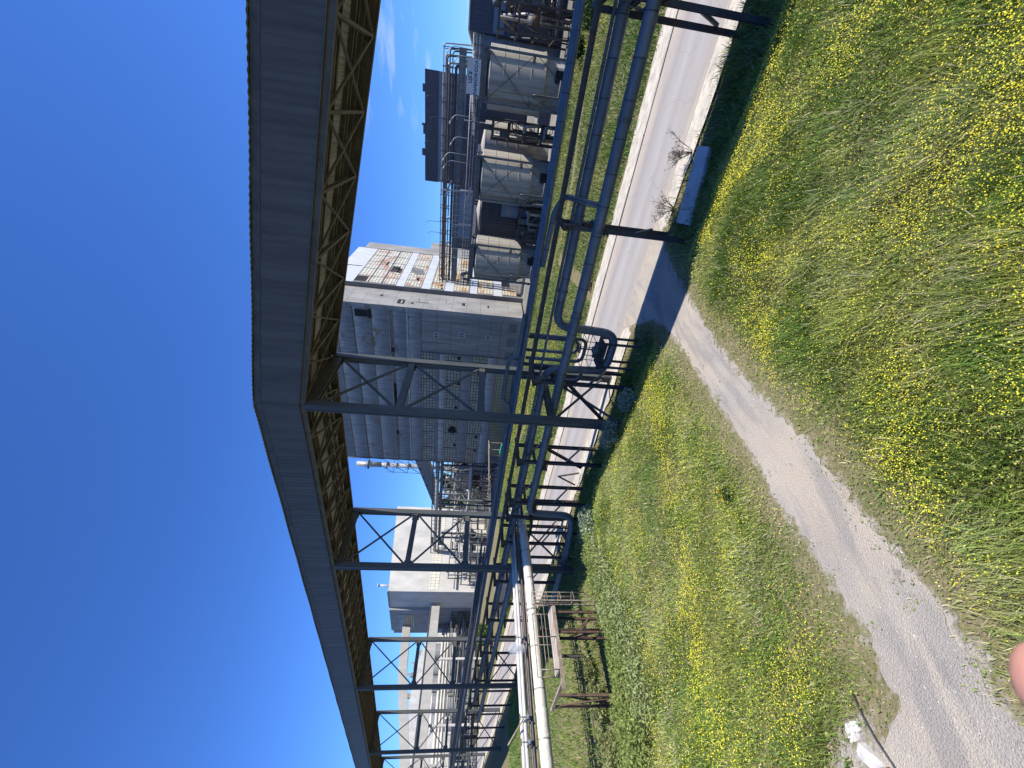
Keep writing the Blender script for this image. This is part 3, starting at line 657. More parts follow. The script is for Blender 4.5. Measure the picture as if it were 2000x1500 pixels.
# ------------------------------------------------------------------ conveyor gallery
YN, YF, XK = 17.0, 22.25, -14.4
HG = 2.45
def zb(X): return 18.88 - .229 * (X - XK) if X > XK else 18.88 + .035 * (XK - X)
def gallery(name, label, x0, x1, nbay):
    root = thing(name, label, 'conveyor', ((x0 + x1) / 2, (YN + YF) / 2, zb((x0 + x1) / 2)), 'main conveyor gallery')
    z0, z1 = zb(x0), zb(x1)
    def slab(y0, y1, a, b_, nm, mat):   # sheet following the slope between heights a..b above the deck line
        mb = MB(); p = [(x0, y0, z0 + a), (x1, y0, z1 + a), (x1, y1, z1 + a), (x0, y1, z0 + a), (x0, y0, z0 + b_), (x1, y0, z1 + b_), (x1, y1, z1 + b_), (x0, y1, z0 + b_)]
        mb.poly(p, [(0, 3, 2, 1), (4, 5, 6, 7), (0, 1, 5, 4), (1, 2, 6, 5), (2, 3, 7, 6), (3, 0, 4, 7)]); return mb.build(nm, mat, root)
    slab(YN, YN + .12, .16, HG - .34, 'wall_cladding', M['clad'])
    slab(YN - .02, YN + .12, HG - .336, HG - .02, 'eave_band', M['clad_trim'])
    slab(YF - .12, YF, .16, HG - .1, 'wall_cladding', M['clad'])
    slab(YN + .2, YF - .2, .32, .36, 'floor_deck', M['deck'])
    for yy in (YN + 1.15, YN + 1.5, YN + 3.1, YN + 3.5, YN + 4.3):
        mb = MB(); mb.ibeam((x0, yy, z0 + .22), (x1, yy, z1 + .22), .10, .18, .02); mb.build('stringer', M['truss'], root)
    for yy in (YN + .02, YF - .02):
        mb = MB(); mb.channel((x0, yy, z0 + .0), (x1, yy, z1 + .0), .16, .31, .03); mb.build('bottom_chord', M['truss'], root)
    # corrugated roof sheet, overhanging
    L_ = x1 - x0; n = int(L_ / .075); V = []; ys = [YN - .16, YN + .6, (YN + YF) / 2, YF - .6, YF + .16]; zz = [0, .07, .28, .07, 0]
    for y, dz in zip(ys, zz):
        X = np.linspace(x0, x1, n); wob = .012 * np.sin(X * .9) + .02 * (vnoise(X, X * 0 + y, 2.7) - .5)
        V.append(np.stack([X - root.location.x, X * 0 + y - root.location.y, np.array([zb(t) for t in X]) + HG + dz + .016 * np.sin(X * 2 * PI / .3) + wob - root.location.z], 1))
    V = np.concatenate(V); I, J = np.meshgrid(np.arange(n - 1), np.arange(4)); q = (J * n + I).ravel()
    o = arr_mesh('roof_sheet', V, np.stack([q, q + 1, q + n + 1, q + n], 1), M['roof']); o.parent = root
    pitch = (x1 - x0) / nbay
    for i in range(nbay + 1):
        X = x0 + pitch * i; mb = MB(); z = zb(X)
        mb.ibeam((X, YN + .1, z + .02), (X, YF - .1, z + .02), .12, .22, .025); mb.build('cross_beam', M['truss'], root)
    for i in range(nbay):
        Xa, Xb = x0 + pitch * i, x0 + pitch * (i + 1); za, zc = zb(Xa), zb(Xb)
        for (ya, yb) in ((YN + .1, YF - .1), (YF - .1, YN + .1)):
            mb = MB(); mb.beam((Xa, ya, za - .03), (Xb, yb, zc - .03), .09, .10); mb.build('diagonal_brace', M['truss'], root)
    return root
gallery('conveyor_gallery', 'nearest climbing span of the grey corrugated conveyor gallery overhead', XK + .01, 40.0, 20)
gallery('conveyor_gallery', 'long nearly level span of the grey corrugated conveyor gallery, receding on tall portals', -132.0, XK - .01, 45)

# portals ------------------------------------------------------------
def portal(X, label, zlow=0., low=True):
    t = thing('support_portal', label, 'portal', (X, (YN + YF) / 2, 0), 'portals under the conveyor gallery')
    zt = zb(X) - .2
    for yy, gz in ((YN + .05, float(ground_h(X, YN))), (YF - .1, .02)):
        mb = MB()
        for dx in (-.17, .17):
            mb.channel((X + dx, yy, gz - .1), (X + dx, yy, zt), .09, .44, .022, up=(0, 1, 0)) if dx > 0 else mb.channel((X + dx, yy, zt), (X + dx, yy, gz - .1), .09, .44, .022, up=(0, 1, 0))
        mb.box(X - .10, X + .10, yy - .20, yy - .185, gz, zt)
        mb.build('column', M['portal'], t)
        mb = MB(); k = int((zt - gz) / .62)
        for i in range(k):
            z = gz + .5 + i * .62; mb.box(X - .2, X + .2, yy + .2, yy + .214, z, z + .12)
        mb.build('batten_plate', M['portal'], t)
        mb = MB(); mb.box(X - .34, X + .34, yy - .34, yy + .34, gz - .15, gz + .05)
        for s_ in (-1, 1): mb.poly([(X - .015 + .24 * s_, yy - .3, gz + .05), (X + .015 + .24 * s_, yy - .3, gz + .05), (X + .015 + .24 * s_, yy + .3, gz + .05), (X - .015 + .24 * s_, yy + .3, gz + .05), (X - .015 + .24 * s_, yy, gz + .5), (X + .015 + .24 * s_, yy, gz + .5)], [(0, 3, 2, 1), (0, 1, 5, 4), (1, 2, 5), (2, 3, 4, 5), (3, 0, 4)])
        mb.build('base_plate', M['portal'], t)
    ya, yb = YN + .3, YF - .35
    zs = [zt - .25, 13.75, 9.1, 4.9]
    for z in zs:
        mb = MB(); mb.channel((X - .12, ya, z), (X - .12, yb, z), .07, .40 if z < 15 else .5, .02); mb.channel((X + .12, yb, z), (X + .12, ya, z), .07, .40 if z < 15 else .5, .02); mb.build('strut', M['portal'], t)
        mb = MB()
        for yy in (ya + .1, yb - .1): mb.box(X - .17, X + .17, yy - .25, yy + .25, z - .3, z + .3) if False else mb.poly([(X - .175, yy - .3, z - .3), (X - .175, yy + .3, z - .3), (X - .175, yy + .3, z + .3), (X - .175, yy - .3, z + .3), (X - .16, yy - .3, z - .3), (X - .16, yy + .3, z - .3), (X - .16, yy + .3, z + .3), (X - .16, yy - .3, z + .3)], [(0, 3, 2, 1), (4, 5, 6, 7), (0, 1, 5, 4), (1, 2, 6, 5), (2, 3, 7, 6), (3, 0, 4, 7)])
        mb.build('gusset_plate', M['portal'], t)
    for za, zc in ((zs[0] - .3, zs[1] + .25), (zs[1] - .25, zs[2] + .25), (4.7, .7)):
        for q0, q1 in ((ya, yb), (yb, ya)):
            mb = MB(); mb.beam((X, q0, za), (X, q1, zc), .12, .12); mb.build('diagonal_brace', M['portal'], t)
    return t
PX = [XK, -30.6, -57.2, -86.0, -116.0]
PLAB = ['nearest tall dark steel portal, under the bend of the gallery', 'second tall portal, standing between the dark block building and the cream tower', 'third portal, in front of the shaded end of the grey tower', 'fourth portal, in front of the two pale crossing conveyors', 'farthest portal, cut by the left edge of the view']
for X, lab in zip(PX, PLAB): portal(X, lab)

# ------------------------------------------------------------------ pipes on the rack
def pipe(label, pts, r, mat, bend=.5, n=14, rings=None, group=None, name='pipe', cat='pipe'):
    P = fillet(pts, bend, 7) if bend else [Vector(p) for p in pts]
    mb = MB(); mb.tube(P, r, n)
    if rings:
        for (p, d) in rings:
            p = Vector(p); d = Vector(d); mb.tube([p - d * .05, p - d * .012], r * 1.2, n, smooth=False); mb.tube([p + d * .012, p + d * .05], r * 1.2, n, smooth=False)
    return solo(name, mb, mat, label, cat, tuple(pts[0]), group)
G1 = 'pipes on the roadside rack'
pipe('nearest and lowest thick grey rack pipe, ending in a drop to the ditch', [(40, 18.75, 4.4), (-5, 18.75, 4.46), (-13, 18.7, 4.52), (-25.3, 18.7, 4.5), (-25.5, 18.7, .9), (-28.5, 18.0, .7), (-38, 17.2, .55)], .27, M['lag'], .9, 16, [((x, 18.74, 4.46), (1, 0, 0)) for x in (4.6, .4, -4, -8.4, -12.8, -17, -20.2)], G1)
pipe('thick grey rack pipe behind the nearest one, dropping into a big U loop', [(40, 19.95, 5.16), (-9.6, 19.95, 5.2), (-9.8, 19.9, 1.5), (-12.4, 19.9, 1.5), (-12.6, 19.95, 5.2), (-29, 20.0, 5.2), (-75, 20.1, 5.2)], .25, M['lag'], .85, 16, [((x, 19.96, 5.2), (1, 0, 0)) for x in (4.2, -3.6, -7.5, -13.4, -20, -27.5, -36, -44)], G1)
pipe('thin grey line strapped on top of the loop pipe', [(40, 19.92, 5.52), (-9.0, 19.92, 5.55), (-28, 19.95, 5.53), (-74, 20.0, 5.53)], .075, M['lag_small'], .3, 8, group=G1)
pipe('dark pipe starting beyond the white pipe, lower on the far rack', [(-29.5, 19.0, 4.55), (-40, 18.9, 4.5), (-78, 18.8, 4.4)], .27, M['lag'], .5, 14, group=G1)
tz = [(20.35, 6.72, .125), (20.66, 6.72, .14), (20.98, 6.75, .14), (21.28, 6.75, .12)]
tl = ['nearest pipe of the high bundle of four on top of the rack', 'second pipe of the high bundle on top of the rack', 'third pipe of the high bundle on top of the rack', 'farthest thin pipe of the high bundle on top of the rack']
for (y, z, r), lab in zip(tz, tl):
    pipe(lab, [(40, y, z), (-10.5, y, z), (-40, y, z + .02), (-118, y, z + .05)], r, M['lag_small'], .3, 10, group=G1)
pipe('high bundle pipe with an arched step by the portal', [(-9.4, 20.55, 7.0), (-12.2, 20.55, 7.0), (-12.6, 20.6, 7.55), (-15.8, 20.6, 7.55), (-16.2, 20.5, 7.02), (-70, 20.5, 7.05)], .13, M['lag_small'], .5, 10, group=G1)
pipe('thin pipe low behind the thick ones at the right edge', [(40, 20.9, 4.75), (3, 20.9, 4.8), (-1.5, 20.9, 4.8)], .12, M['lag_small'], .3, 10, group=G1)
pipe('grey branch elbow rising from the nearest thick pipe over to the high bundle', [(-2.9, 18.8, 4.6), (-2.9, 19.9, 5.65), (-2.9, 20.3, 6.0), (-3.6, 20.4, 6.35), (-6.4, 20.2, 6.5)], .14, M['lag'], .35, 12, group=G1)
# smaller loop pipes
for k, (xa, xb, y, zt, zl, r) in enumerate([(-10.7, -12.3, 20.6, 6.5, 2.9, .11), (-11.1, -12.0, 21.1, 6.5, 3.2, .10), (-13.0, -14.0, 20.9, 6.5, 2.6, .12)]):
    pipe(['outer thin pipe loop hanging inside the big U loop', 'inner thin pipe loop hanging inside the big U loop', 'thin pipe loop hanging left of the big U loop'][k], [(xa + .02, y, zt), (xa, y, zl), (xb, y, zl), (xb - .02, y, zt)], r, M['lag_small'], .5, 10, group='hanging pipe loops')
t = thing('valve_platform', 'dark valve platform and railing inside the big U loop', 'platform', (-11.3, 19.9, 0))
px_, py_ = (-12.1, -10.3), (19.6, 20.6)
mb = MB(); mb.box(*px_, *py_, 2.1, 2.16); mb.ibeam((px_[0], py_[0], 2.02), (px_[1], py_[0], 2.02), .1, .16); mb.ibeam((px_[0], py_[1], 2.02), (px_[1], py_[1], 2.02), .1, .16); mb.build('deck', M['rack'], t)
mb = MB()
for x in (px_[0], (px_[0] + px_[1]) / 2, px_[1]):
    for y in py_: mb.tube([(x, y, 2.1), (x, y, 3.2)], .025, 6)
for z in (2.65, 3.2): mb.tube([(px_[0], py_[1], z), (px_[0], py_[0], z), (px_[1], py_[0], z), (px_[1], py_[1], z), (px_[0], py_[1], z)], .022, 6)
mb.build('railing', M['rack'], t)
for x in (-12.0, -10.4):
    for y in (19.7, 20.5):
        mb = MB(); mb.beam((x, y, -.2), (x, y, 2.05), .12); mb.build('leg', M['rack'], t)
t2 = thing('valve', 'dark handwheel valve on the platform inside the big U loop', 'valve', (-10.9, 19.8, 2.16))
mb = MB(); mb.tube([(-10.9, 19.8, 2.16), (-10.9, 19.8, 3.5)], .05, 8); mb.lathe((-10.9, 19.8, 2.5), [(.0, -.25), (.2, -.2), (.24, 0), (.2, .2), (0, .25)], 14); mb.tube([(-10.4, 19.8, 2.5), (-11.4, 19.8, 2.5)], .14, 10); mb.build('valve_body', M['rack_grey'], t2)
mb = MB(); mb.tube([(-10.9 + .28 * math.cos(a * PI / 8), 19.8 + .28 * math.sin(a * PI / 8), 3.5) for a in range(17)], .025, 6); mb.tube([(-11.18, 19.8, 3.5), (-10.62, 19.8, 3.5)], .02, 6); mb.tube([(-10.9, 19.52, 3.5), (-10.9, 20.08, 3.5)], .02, 6); mb.build('handwheel', M['rust'], t2)

# longitudinal girder
mb = MB(); mb.ibeam((40, 19.0, 6.36), (-118, 19.0, 6.36), .2, .22, .025)
o = solo('rack_girder', mb, M['rack'], 'rust flaked steel girder running along the top of the roadside rack', 'girder', (0, 19, 6.36))

# trestles ------------------------------------------------------------
def trestle(X, label, slant=.0, brace=True, dx2=0.):
    t = thing('pipe_trestle', label, 'trestle', (X, 20, 0), 'trestles of the roadside pipe rack')
    for yy, xx in ((19.05, X), (20.85, X + dx2)):
        gz = float(ground_h(xx, yy)) - .15
        mb = MB(); mb.ibeam((xx, yy, gz), (xx, yy, 6.12), .20, .22, .028, up=(0, 1, 0)); mb.build('post', M['rack'], t)
    mb = MB(); mb.ibeam((X, 18.3, 4.12), (X, 21.2, 4.12), .16, .2, .02); mb.build('cross_beam', M['rack'], t)
    mb = MB(); mb.ibeam((X, 18.6, 6.02), (X, 21.5, 6.02), .18, .24, .02); mb.build('cross_beam', M['rack'], t)
    mb = MB(); mb.ibeam((X, 18.95, 4.82), (X, 21.0, 4.82), .14, .18, .02); mb.build('cross_beam', M['rack'], t)
    if brace:
        mb = MB(); mb.beam((X, 20.8, 1.0), (X, 19.1, 2.6), .13, .1); mb.build('diagonal_brace', M['rack_grey'], t)
        mb = MB(); mb.beam((X, 20.8, 4.3), (X, 19.1, 5.8), .13, .1); mb.build('diagonal_brace', M['rack_grey'], t)
    mb = MB(); mb.poly([(X - .12, 18.6, 6.12), (X + .12, 18.6, 6.12), (X + .12, 19.3, 6.12), (X - .12, 19.3, 6.12), (X - .12, 18.95, 5.6), (X + .12, 18.95, 5.6), (X + .12, 19.15, 5.6), (X - .12, 19.15, 5.6)], [(0, 1, 2, 3), (7, 6, 5, 4), (0, 4, 5, 1), (1, 5, 6, 2), (2, 6, 7, 3), (3, 7, 4, 0)]); mb.build('bracket', M['rack'], t)
    return t
TL = [(12.2, 'rack trestle outside the right edge carrying the thick pipes'), (4.0, 'rust streaked rack trestle nearest the viewer, at the upper right of the road'), (-4.0, 'rust streaked rack trestle standing between the ditch slab and the path mouth'),
      (-13.0, 'dark rack trestle just left of the big U loop'), (-20.0, 'dark rack trestle between the first portal and the dropping pipe'), (-24.6, 'dark rack trestle right beside the drop of the nearest pipe'), (-26.4, 'dark rack trestle where the white pipe leaves the rack'),
      (-30.0, 'dark rack trestle just behind the second portal'), (-36.5, 'dark rack trestle left of the white pipe, before the third portal'), (-44.5, 'dark rack trestle halfway to the third portal'), (-53.0, 'dark rack trestle just before the third portal'),
      (-62.0, 'dark rack trestle just past the third portal'), (-72.0, 'dark rack trestle between the third and fourth portals'), (-83.0, 'dark rack trestle close before the fourth portal'), (-97.0, 'dark rack trestle past the fourth portal')]
for X, lab in TL: trestle(X, lab, dx2=-.15)
# bracing along the rack by the loop
for k, (p, q, lab) in enumerate([((-12.9, 19.0, 4.0), (-16.2, 19.0, .4), 'sloping dark brace from the loop trestle down to the ditch'), ((-20.1, 20.8, 4.0), (-22.2, 20.8, .5), 'sloping dark brace beyond the trestle left of the first portal')]):
    mb = MB(); mb.ibeam(p, q, .18, .2, .025); solo('rack_brace', mb, M['rack'], lab, 'brace', p, 'sloping rack braces')
mb = MB(); mb.ibeam((-15.6, 18.4, .3), (-15.6, 18.4, 5.7), .16, .16, .02, up=(0, 1, 0)); solo('lone_post', mb, M['rack_grey'], 'lone grey post beside the near leg of the first portal', 'post', (-15.6, 18.4, 0))
mb = MB(); mb.beam((-23.7, 21.6, .2), (-24.2, 21.6, 1.9), .10); mb.beam((-24.2, 21.6, 1.9), (-25.2, 21.6, .2), .10); solo('bent_stand', mb, M['rack'], 'dark inverted V steel stand at the road edge by the dropping pipe', 'stand', (-24.3, 21.6, .2))
# cluttered pipes and trays on the far rack
for k in range(9):
    y = 19.3 + .28 * k; z = 7.1 + .18 * (k % 3); lab = ['thin rail pipe %s on the cluttered far rack' % w for w in ('nearest the lawn', 'second from the lawn', 'third from the lawn', 'fourth from the lawn', 'in the middle', 'fourth from the road', 'third from the road', 'second from the road', 'nearest the road')][k]
    pipe(lab, [(-33 - 2 * (k % 4), y, z), (-118, y, z + .1)], .055 + .02 * (k % 3), M['pipe_d'] if k % 3 else M['pipe_l'], 0, 7, group='thin pipes on the far rack')

# ------------------------------------------------------------------ white pipe, side pipes
t = thing('white_pipe', 'big pale lagged pipe crossing toward the lower left on low stands', 'pipe', (-27.2, 10, 4.5))
mb = MB(); mb.tube(fillet([(-30.5, 23.0, 4.9), (-28.6, 22.6, 4.75), (-27.5, 19.5, 4.62), (-27.2, 14, 4.52), (-26.9, 4.0, 4.48), (-26.6, -12, 4.45)], 1.6, 8), .335, 20); mb.build('pipe_shell', M['lag_white'], t)
for yy in (12.3, 11.9): 
    mb = MB(); mb.tube([(-27.15, yy - .05, 4.51), (-27.15, yy + .05, 4.51)], .37, 20, smooth=False); mb.build('pipe_band', M['pipe_l'], t)
mb = MB(); mb.tube([(-27.0, 6.9, 4.49), (-27.0, 6.82, 4.49)], .365, 20, smooth=False); mb.build('pipe_band', M['lag_white'], t)
for k, (x, z, r, lab) in enumerate([(-29.7, 5.02, .12, 'pale side pipe nearest the big white pipe'), (-30.3, 5.12, .15, 'middle pale side pipe beyond the big white pipe'), (-30.9, 5.02, .10, 'thin pale side pipe farthest from the big white pipe'), (-28.9, 4.75, .07, 'thinnest dark side pipe tucked against the big white pipe')]):
    pipe(lab, [(x - .2, 22.5, z), (x, 14, z), (x + .1, -12, z)], r, M['pipe_w'] if k < 3 else M['pipe_d'], 0, 10, group='pale side pipes')
mb = MB(); mb.ibeam((-29.9, 20, 4.6), (-29.7, -12, 4.6), .5, .32, .03); solo('pipe_girder', mb, M['rust_pale'], 'rusty pale girder carrying the side pipes', 'girder', (-29.9, 10, 4.6))
for k, (y, lab) in enumerate([(18.5, 'dark post frame under the side pipes behind the second portal'), (11.0, 'dark post frame under the side pipes behind the caged ladder'), (3.5, 'post frame under the side pipes at the lower left')]):
    t = thing('pipe_stand', lab, 'stand', (-29, y, 0), 'stands under the crossing pipes')
    for x in (-31.2, -27.6 + (.5 if k else 0)):
        mb = MB(); mb.ibeam((x, y, -.2), (x, y, 4.3), .18, .18, .02); mb.build('post', M['rack'], t)
    mb = MB(); mb.ibeam((-31.5, y, 4.05), (-26.6, y, 4.05), .16, .2, .02); mb.build('cross_beam', M['rack'], t)
# fittings along side pipes
for k, (y, lab) in enumerate([(11.2, 'small valve on the side pipes beside the pipe bands'), (7.0, 'cluster of small valves with a slanting lever on the side pipes'), (5.9, 'small rusty valve on the side pipes near the left edge')]):
    t = thing('small_valve', lab, 'valve', (-28.6, y, 4.9), 'valves on the side pipes')
    mb = MB(); mb.tube([(-29.6, y, 5.0), (-28.2, y, 5.0)], .06, 8); mb.tube([(-28.6, y - .12, 5.0), (-28.6, y + .12, 5.0)], .13, 10); mb.tube([(-28.6, y, 5.0), (-28.6, y, 5.5)], .03, 6); mb.build('valve_body', M['rack_grey'], t)
    mb = MB(); mb.tube([(-28.6 + .15 * math.cos(a * PI / 6), y + .15 * math.sin(a * PI / 6), 5.5) for a in range(13)], .018, 5); mb.build('handwheel', M['rust'], t)
mb = MB(); mb.beam((-29.3, 7.2, 5.1), (-30.6, 6.2, 6.0), .09, .05); solo('lever_arm', mb, M['rust_pale'], 'slanting pale lever leaning over the side pipes', 'lever', (-29.3, 7.2, 5.1))

# ------------------------------------------------------------------ ladder platform and trestle by the white pipe
t = thing('ladder_platform', 'rusty steel platform with a caged ladder in front of the white pipe', 'platform', (-24.7, 9, 0))
px0, px1, py0, py1, pz = -25.3, -24.2, 7.9, 11.2, 3.85
mb = MB(); mb.box(px0, px1, py0, py1, pz, pz + .05); mb.build('deck_plate', M['plate'], t)
mb = MB(); mb.channel((px1, py1, pz - .08), (px1, py0 - .9, pz - .08), .08, .2, .02); mb.channel((px0, py0, pz - .08), (px0, py1, pz - .08), .08, .2, .02)
for y in np.linspace(py0, py1, 5): mb.beam((px0, y, pz - .08), (px1, y, pz - .08), .07, .14)
mb.build('deck_frame', M['rust_pale'], t)
mb = MB(); zr = pz + 1.05
for y in (py1, 9.5, py0): mb.tube([(px1 + .02, y, pz), (px1 + .02, y, zr)], .028, 6)
mb.tube([(px1 + .02, py1, zr), (px1 + .02, py0, zr), (px0, py0 - .1, zr - .25)], .03, 6); mb.tube([(px1 + .02, py1, pz + .55), (px1 + .02, py0, pz + .55)], .022, 6)
mb.tube([(px0, py1, zr), (px0, py0, zr)], .03, 6); mb.tube([(px0, py1, pz + .5), (px0, py0, pz + .5)], .022, 6)
for y in (py1, 9.5, py0): mb.tube([(px0, y, pz), (px0, y, zr)], .028, 6)
mb.build('railing', M['rust_pale'], t)
for (x, y) in ((px0 + .1, 10.9), (px1 - .1, 10.9), (px0 + .1, 9.8), (px1 - .1, 9.8)):
    mb = MB(); mb.ibeam((x, y, float(ground_h(x, y)) - .3), (x, y, pz - .1), .14, .14, .018); mb.build('leg', M['rust'], t)
for p, q in (((px1 - .1, 10.9, 1.2), (px1 - .1, 9.8, 2.6)), ((px0 + .1, 10.9, 1.2), (px0 + .1, 9.8, 2.6)), ((px1 - .1, 9.8, 1.2), (px0 + .1, 9.8, 2.9))):
    mb = MB(); mb.beam(p, q, .08); mb.build('diagonal_brace', M['rust'], t)
# ladder on the +Y end with a hooped cage
lx, ly = -24.3, 11.45; zt = pz + 1.15; z0 = float(ground_h(lx, ly)) - .2
mb = MB()
for s_ in (-.28, .28): mb.beam((lx + s_, ly, z0), (lx + s_, ly, zt), .05, .07)
z = z0 + .3
while z < zt - .2: mb.tube([(lx - .28, ly, z), (lx + .28, ly, z)], .014, 5); z += .3
mb.build('ladder', M['rust_pale'], t)
mb = MB()
for z in np.linspace(1.6, zt, 5):
    mb.tube([(lx + .36 * math.cos(a), ly + .02 + .62 * math.sin(a), z) for a in np.linspace(0, PI, 11)], .022, 5)
for a in np.linspace(.25, PI - .25, 5): mb.tube([(lx + .36 * math.cos(a), ly + .02 + .62 * math.sin(a), 1.6), (lx + .36 * math.cos(a), ly + .02 + .62 * math.sin(a), zt)], .016, 5)
mb.build('ladder_cage', M['rust_pale'], t)
for k, (x, y, z, r, lab) in enumerate([(-24.1, 10.9, .95, .11, 'grey boxy motor at the foot of the caged ladder'), (-24.2, 10.35, .9, .09, 'small white pump beside the motor under the platform')]):
    tt = thing('pump', lab, 'pump', (x, y, z - .2)); mb = MB(); mb.tube([(x, y - .2, z), (x, y + .2, z)], r, 12); mb.tube([(x, y + .2, z), (x, y + .26, z)], r * 1.3, 12, smooth=False); mb.build('pump_body', M['pipe_l'], tt)
    mb = MB(); mb.box(x - .2, x + .2, y - .25, y + .25, z - .5, z - r + .02); mb.build('pump_base', M['rack_grey'], tt)
    mb = MB(); mb.tube(fillet([(x, y, z), (x, y, z + .35), (x - .5, y, z + .35)], .15), .03, 8); mb.build('outlet', M['pipe_d'], tt)
t = thing('leaning_trestle', 'rusty cross braced trestle frame standing clear left of the platform', 'trestle', (-24.5, 6.2, .3))
A_ = [(-24.5, 6.8, .2), (-25.8, 6.7, .1)]; B_ = [(-24.85, 6.95, 3.9), (-25.8, 6.72, 4.05)]
mb = MB(); mb.channel(A_[0], B_[0], .14, .12, .02); mb.build('post', M['rust'], t)
mb = MB(); mb.channel(A_[1], B_[1], .12, .12, .02); mb.build('post', M['rust'], t)
mb = MB(); mb.beam(A_[0], B_[1], .07, .05); mb.beam(A_[1], B_[0], .07, .05); mb.beam(Vector(A_[0]).lerp(Vector(B_[0]), .35), Vector(A_[1]).lerp(Vector(B_[1]), .35), .09, .07); mb.build('diagonal_brace', M['rust'], t)
mb = MB(); mb.channel((-24.2, 7.5, 3.7), (-26.0, 6.6, 4.15), .14, .16, .02); mb.build('head_beam', M['rust_pale'], t)
# steam wisp
m, nt, b = new_mat('steam'); nt.nodes.remove(b)
pv = N(nt, 'ShaderNodeVolumePrincipled'); pv.inputs['Color'].default_value = (1, 1, 1, 1)
gr = N(nt, 'ShaderNodeTexGradient', gradient_type='SPHERICAL'); tc = N(nt, 'ShaderNodeTexCoord'); mp = N(nt, 'ShaderNodeMapping'); mp.inputs['Scale'].default_value = (2.6, 2.6, 1.5)
L(nt, tc.outputs['Object'], mp.inputs[0]); L(nt, mp.outputs[0], gr.inputs[0])
nz = N(nt, 'ShaderNodeTexNoise'); nz.inputs['Scale'].default_value = 5; nz.inputs['Detail'].default_value = 4; L(nt, tc.outputs['Object'], nz.inputs['Vector'])
L(nt, math_n(nt, 'MULTIPLY', math_n(nt, 'MULTIPLY', gr.outputs['Fac'], math_n(nt, 'SUBTRACT', math_n(nt, 'MULTIPLY', nz.outputs['Fac'], 3.), .8)), 9.), pv.inputs['Density'])
L(nt, pv.outputs[0], nt.nodes['Material Output'].inputs['Volume'])
mb = MB(); mb.lathe((0, 0, 0), [(.001, -.65)] + [(.40 * math.sin(PI * k / 8), -.65 * math.cos(PI * k / 8)) for k in range(1, 8)] + [(.001, .65)], 16)
o = mb.build('steam_puff', m, None); o.location = (-28.3, 10.4, 5.55); tag(o, 'small white steam puff rising by the bands of the white pipe', 'steam')

# ------------------------------------------------------------------ ditch slab, rusty beams, odds at lower left
mb = MB(); p = [(-.05, 20.15), (-.1, 20.98), (-3.47, 20.5), (-3.33, 19.35)]
zz = [-.12, .04, .02, -.16]
mb.poly([(x, y, z) for (x, y), z in zip(p, zz)] + [(x, y, z - .25) for (x, y), z in zip(p, zz)], [(0, 1, 2, 3), (7, 6, 5, 4), (0, 4, 5, 1), (1, 5, 6, 2), (2, 6, 7, 3), (3, 7, 4, 0)])
o = solo('concrete_slab', mb, M['slab'], 'long flat grey concrete slab lying in the shaded ditch', 'slab', (-1.7, 20.2, 0)); o['kind'] = 'thing'; bv = o.modifiers.new('b', 'BEVEL'); bv.width = .05; bv.segments = 2
for k, (p, q, lab) in enumerate([((-8.9, 32.3, .18), (-11.3, 31.7, .14), 'long rusty beam lying at the far grass edge across the road'), ((-10.1, 32.0, .34), (-11.6, 31.45, .18), 'shorter rusty beam lying over the long one across the road')]):
    mb = MB(); mb.channel(p, q, .22, .16, .03); solo('scrap_beam', mb, M['rust'], lab, 'beam', p, 'scrap beams')
for k, (cx, cy, a, s_, lab) in enumerate([(-7.06, 1.46, .3, 1.25, 'rough broken white stone beside the meadow edge at the lower left of the path'), (-6.88, 1.08, 2.3, 1.25, 'flat straight edged white slab beside the cable at the lower left'), (-7.32, 1.0, 1.1, .7, 'smallest pale stone fragment at the bottom left edge of the view')]):
    z = float(ground_h(cx, cy)); mb = MB(); pts = [(-.15, -.06), (-.06, -.11), (.03, -.085), (.12, -.05), (.16, .02), (.06, .07), (-.03, .1), (-.14, .05)] if k != 1 else [(-.17, -.07), (-.06, -.09), (.0, -.08), (.17, -.085), (.185, .02), (.17, .07), (.03, .08), (-.12, .095), (-.18, .03)]
    pts = [(cx + s_ * (x * math.cos(a) - y * math.sin(a)), cy + s_ * (x * math.sin(a) + y * math.cos(a))) for x, y in pts]; n = len(pts)
    mb.poly([(x, y, z + .035 + random.uniform(-.012, .012)) for x, y in pts] + [(x, y, z - .1) for x, y in pts] + [(cx, cy, z + .045)], [(i, (i + 1) % n, 2 * n) for i in range(n)] + [(i, n + i, n + (i + 1) % n, (i + 1) % n) for i in range(n)])
    o = solo('white_stone', mb, M['chalk'], lab, 'stone', (cx, cy, z), 'white stones by the path')
pts = [(-6.8, 1.85), (-6.72, 1.55), (-6.64, 1.28), (-6.51, 1.0), (-6.45, .8), (-6.4, .3)]
pipe('thin dark cable running along the lower left edge of the footpath', [(x, y, float(ground_h(x, y)) + .06) for x, y in pts], .012, M['pipe_d'], 0, 6, name='cable', cat='cable')
pts = [(-6.5, 1.0), (-6.75, .85), (-7.3, .75)]
mb = MB(); z = float(ground_h(-6.8, .85)) + .08; mb.channel((-6.52, .96, z), (-7.1, .88, z + .02), .04, .04, .008); solo('rusty_angle', mb, M['rust'], 'rusty steel angle lying by the white slabs at the bottom left corner', 'steel bar', (-6.8, .85, z))
for k, (x, y, s_) in enumerate([(-5.75, 2.35, .035), (-5.3, 4.1, .03)]):
    pass
def beams(name, mat, root, lst):
    for p, q, w in lst:
        mb = MB(); mb.beam(p, q, w); mb.build(name, mat, root)
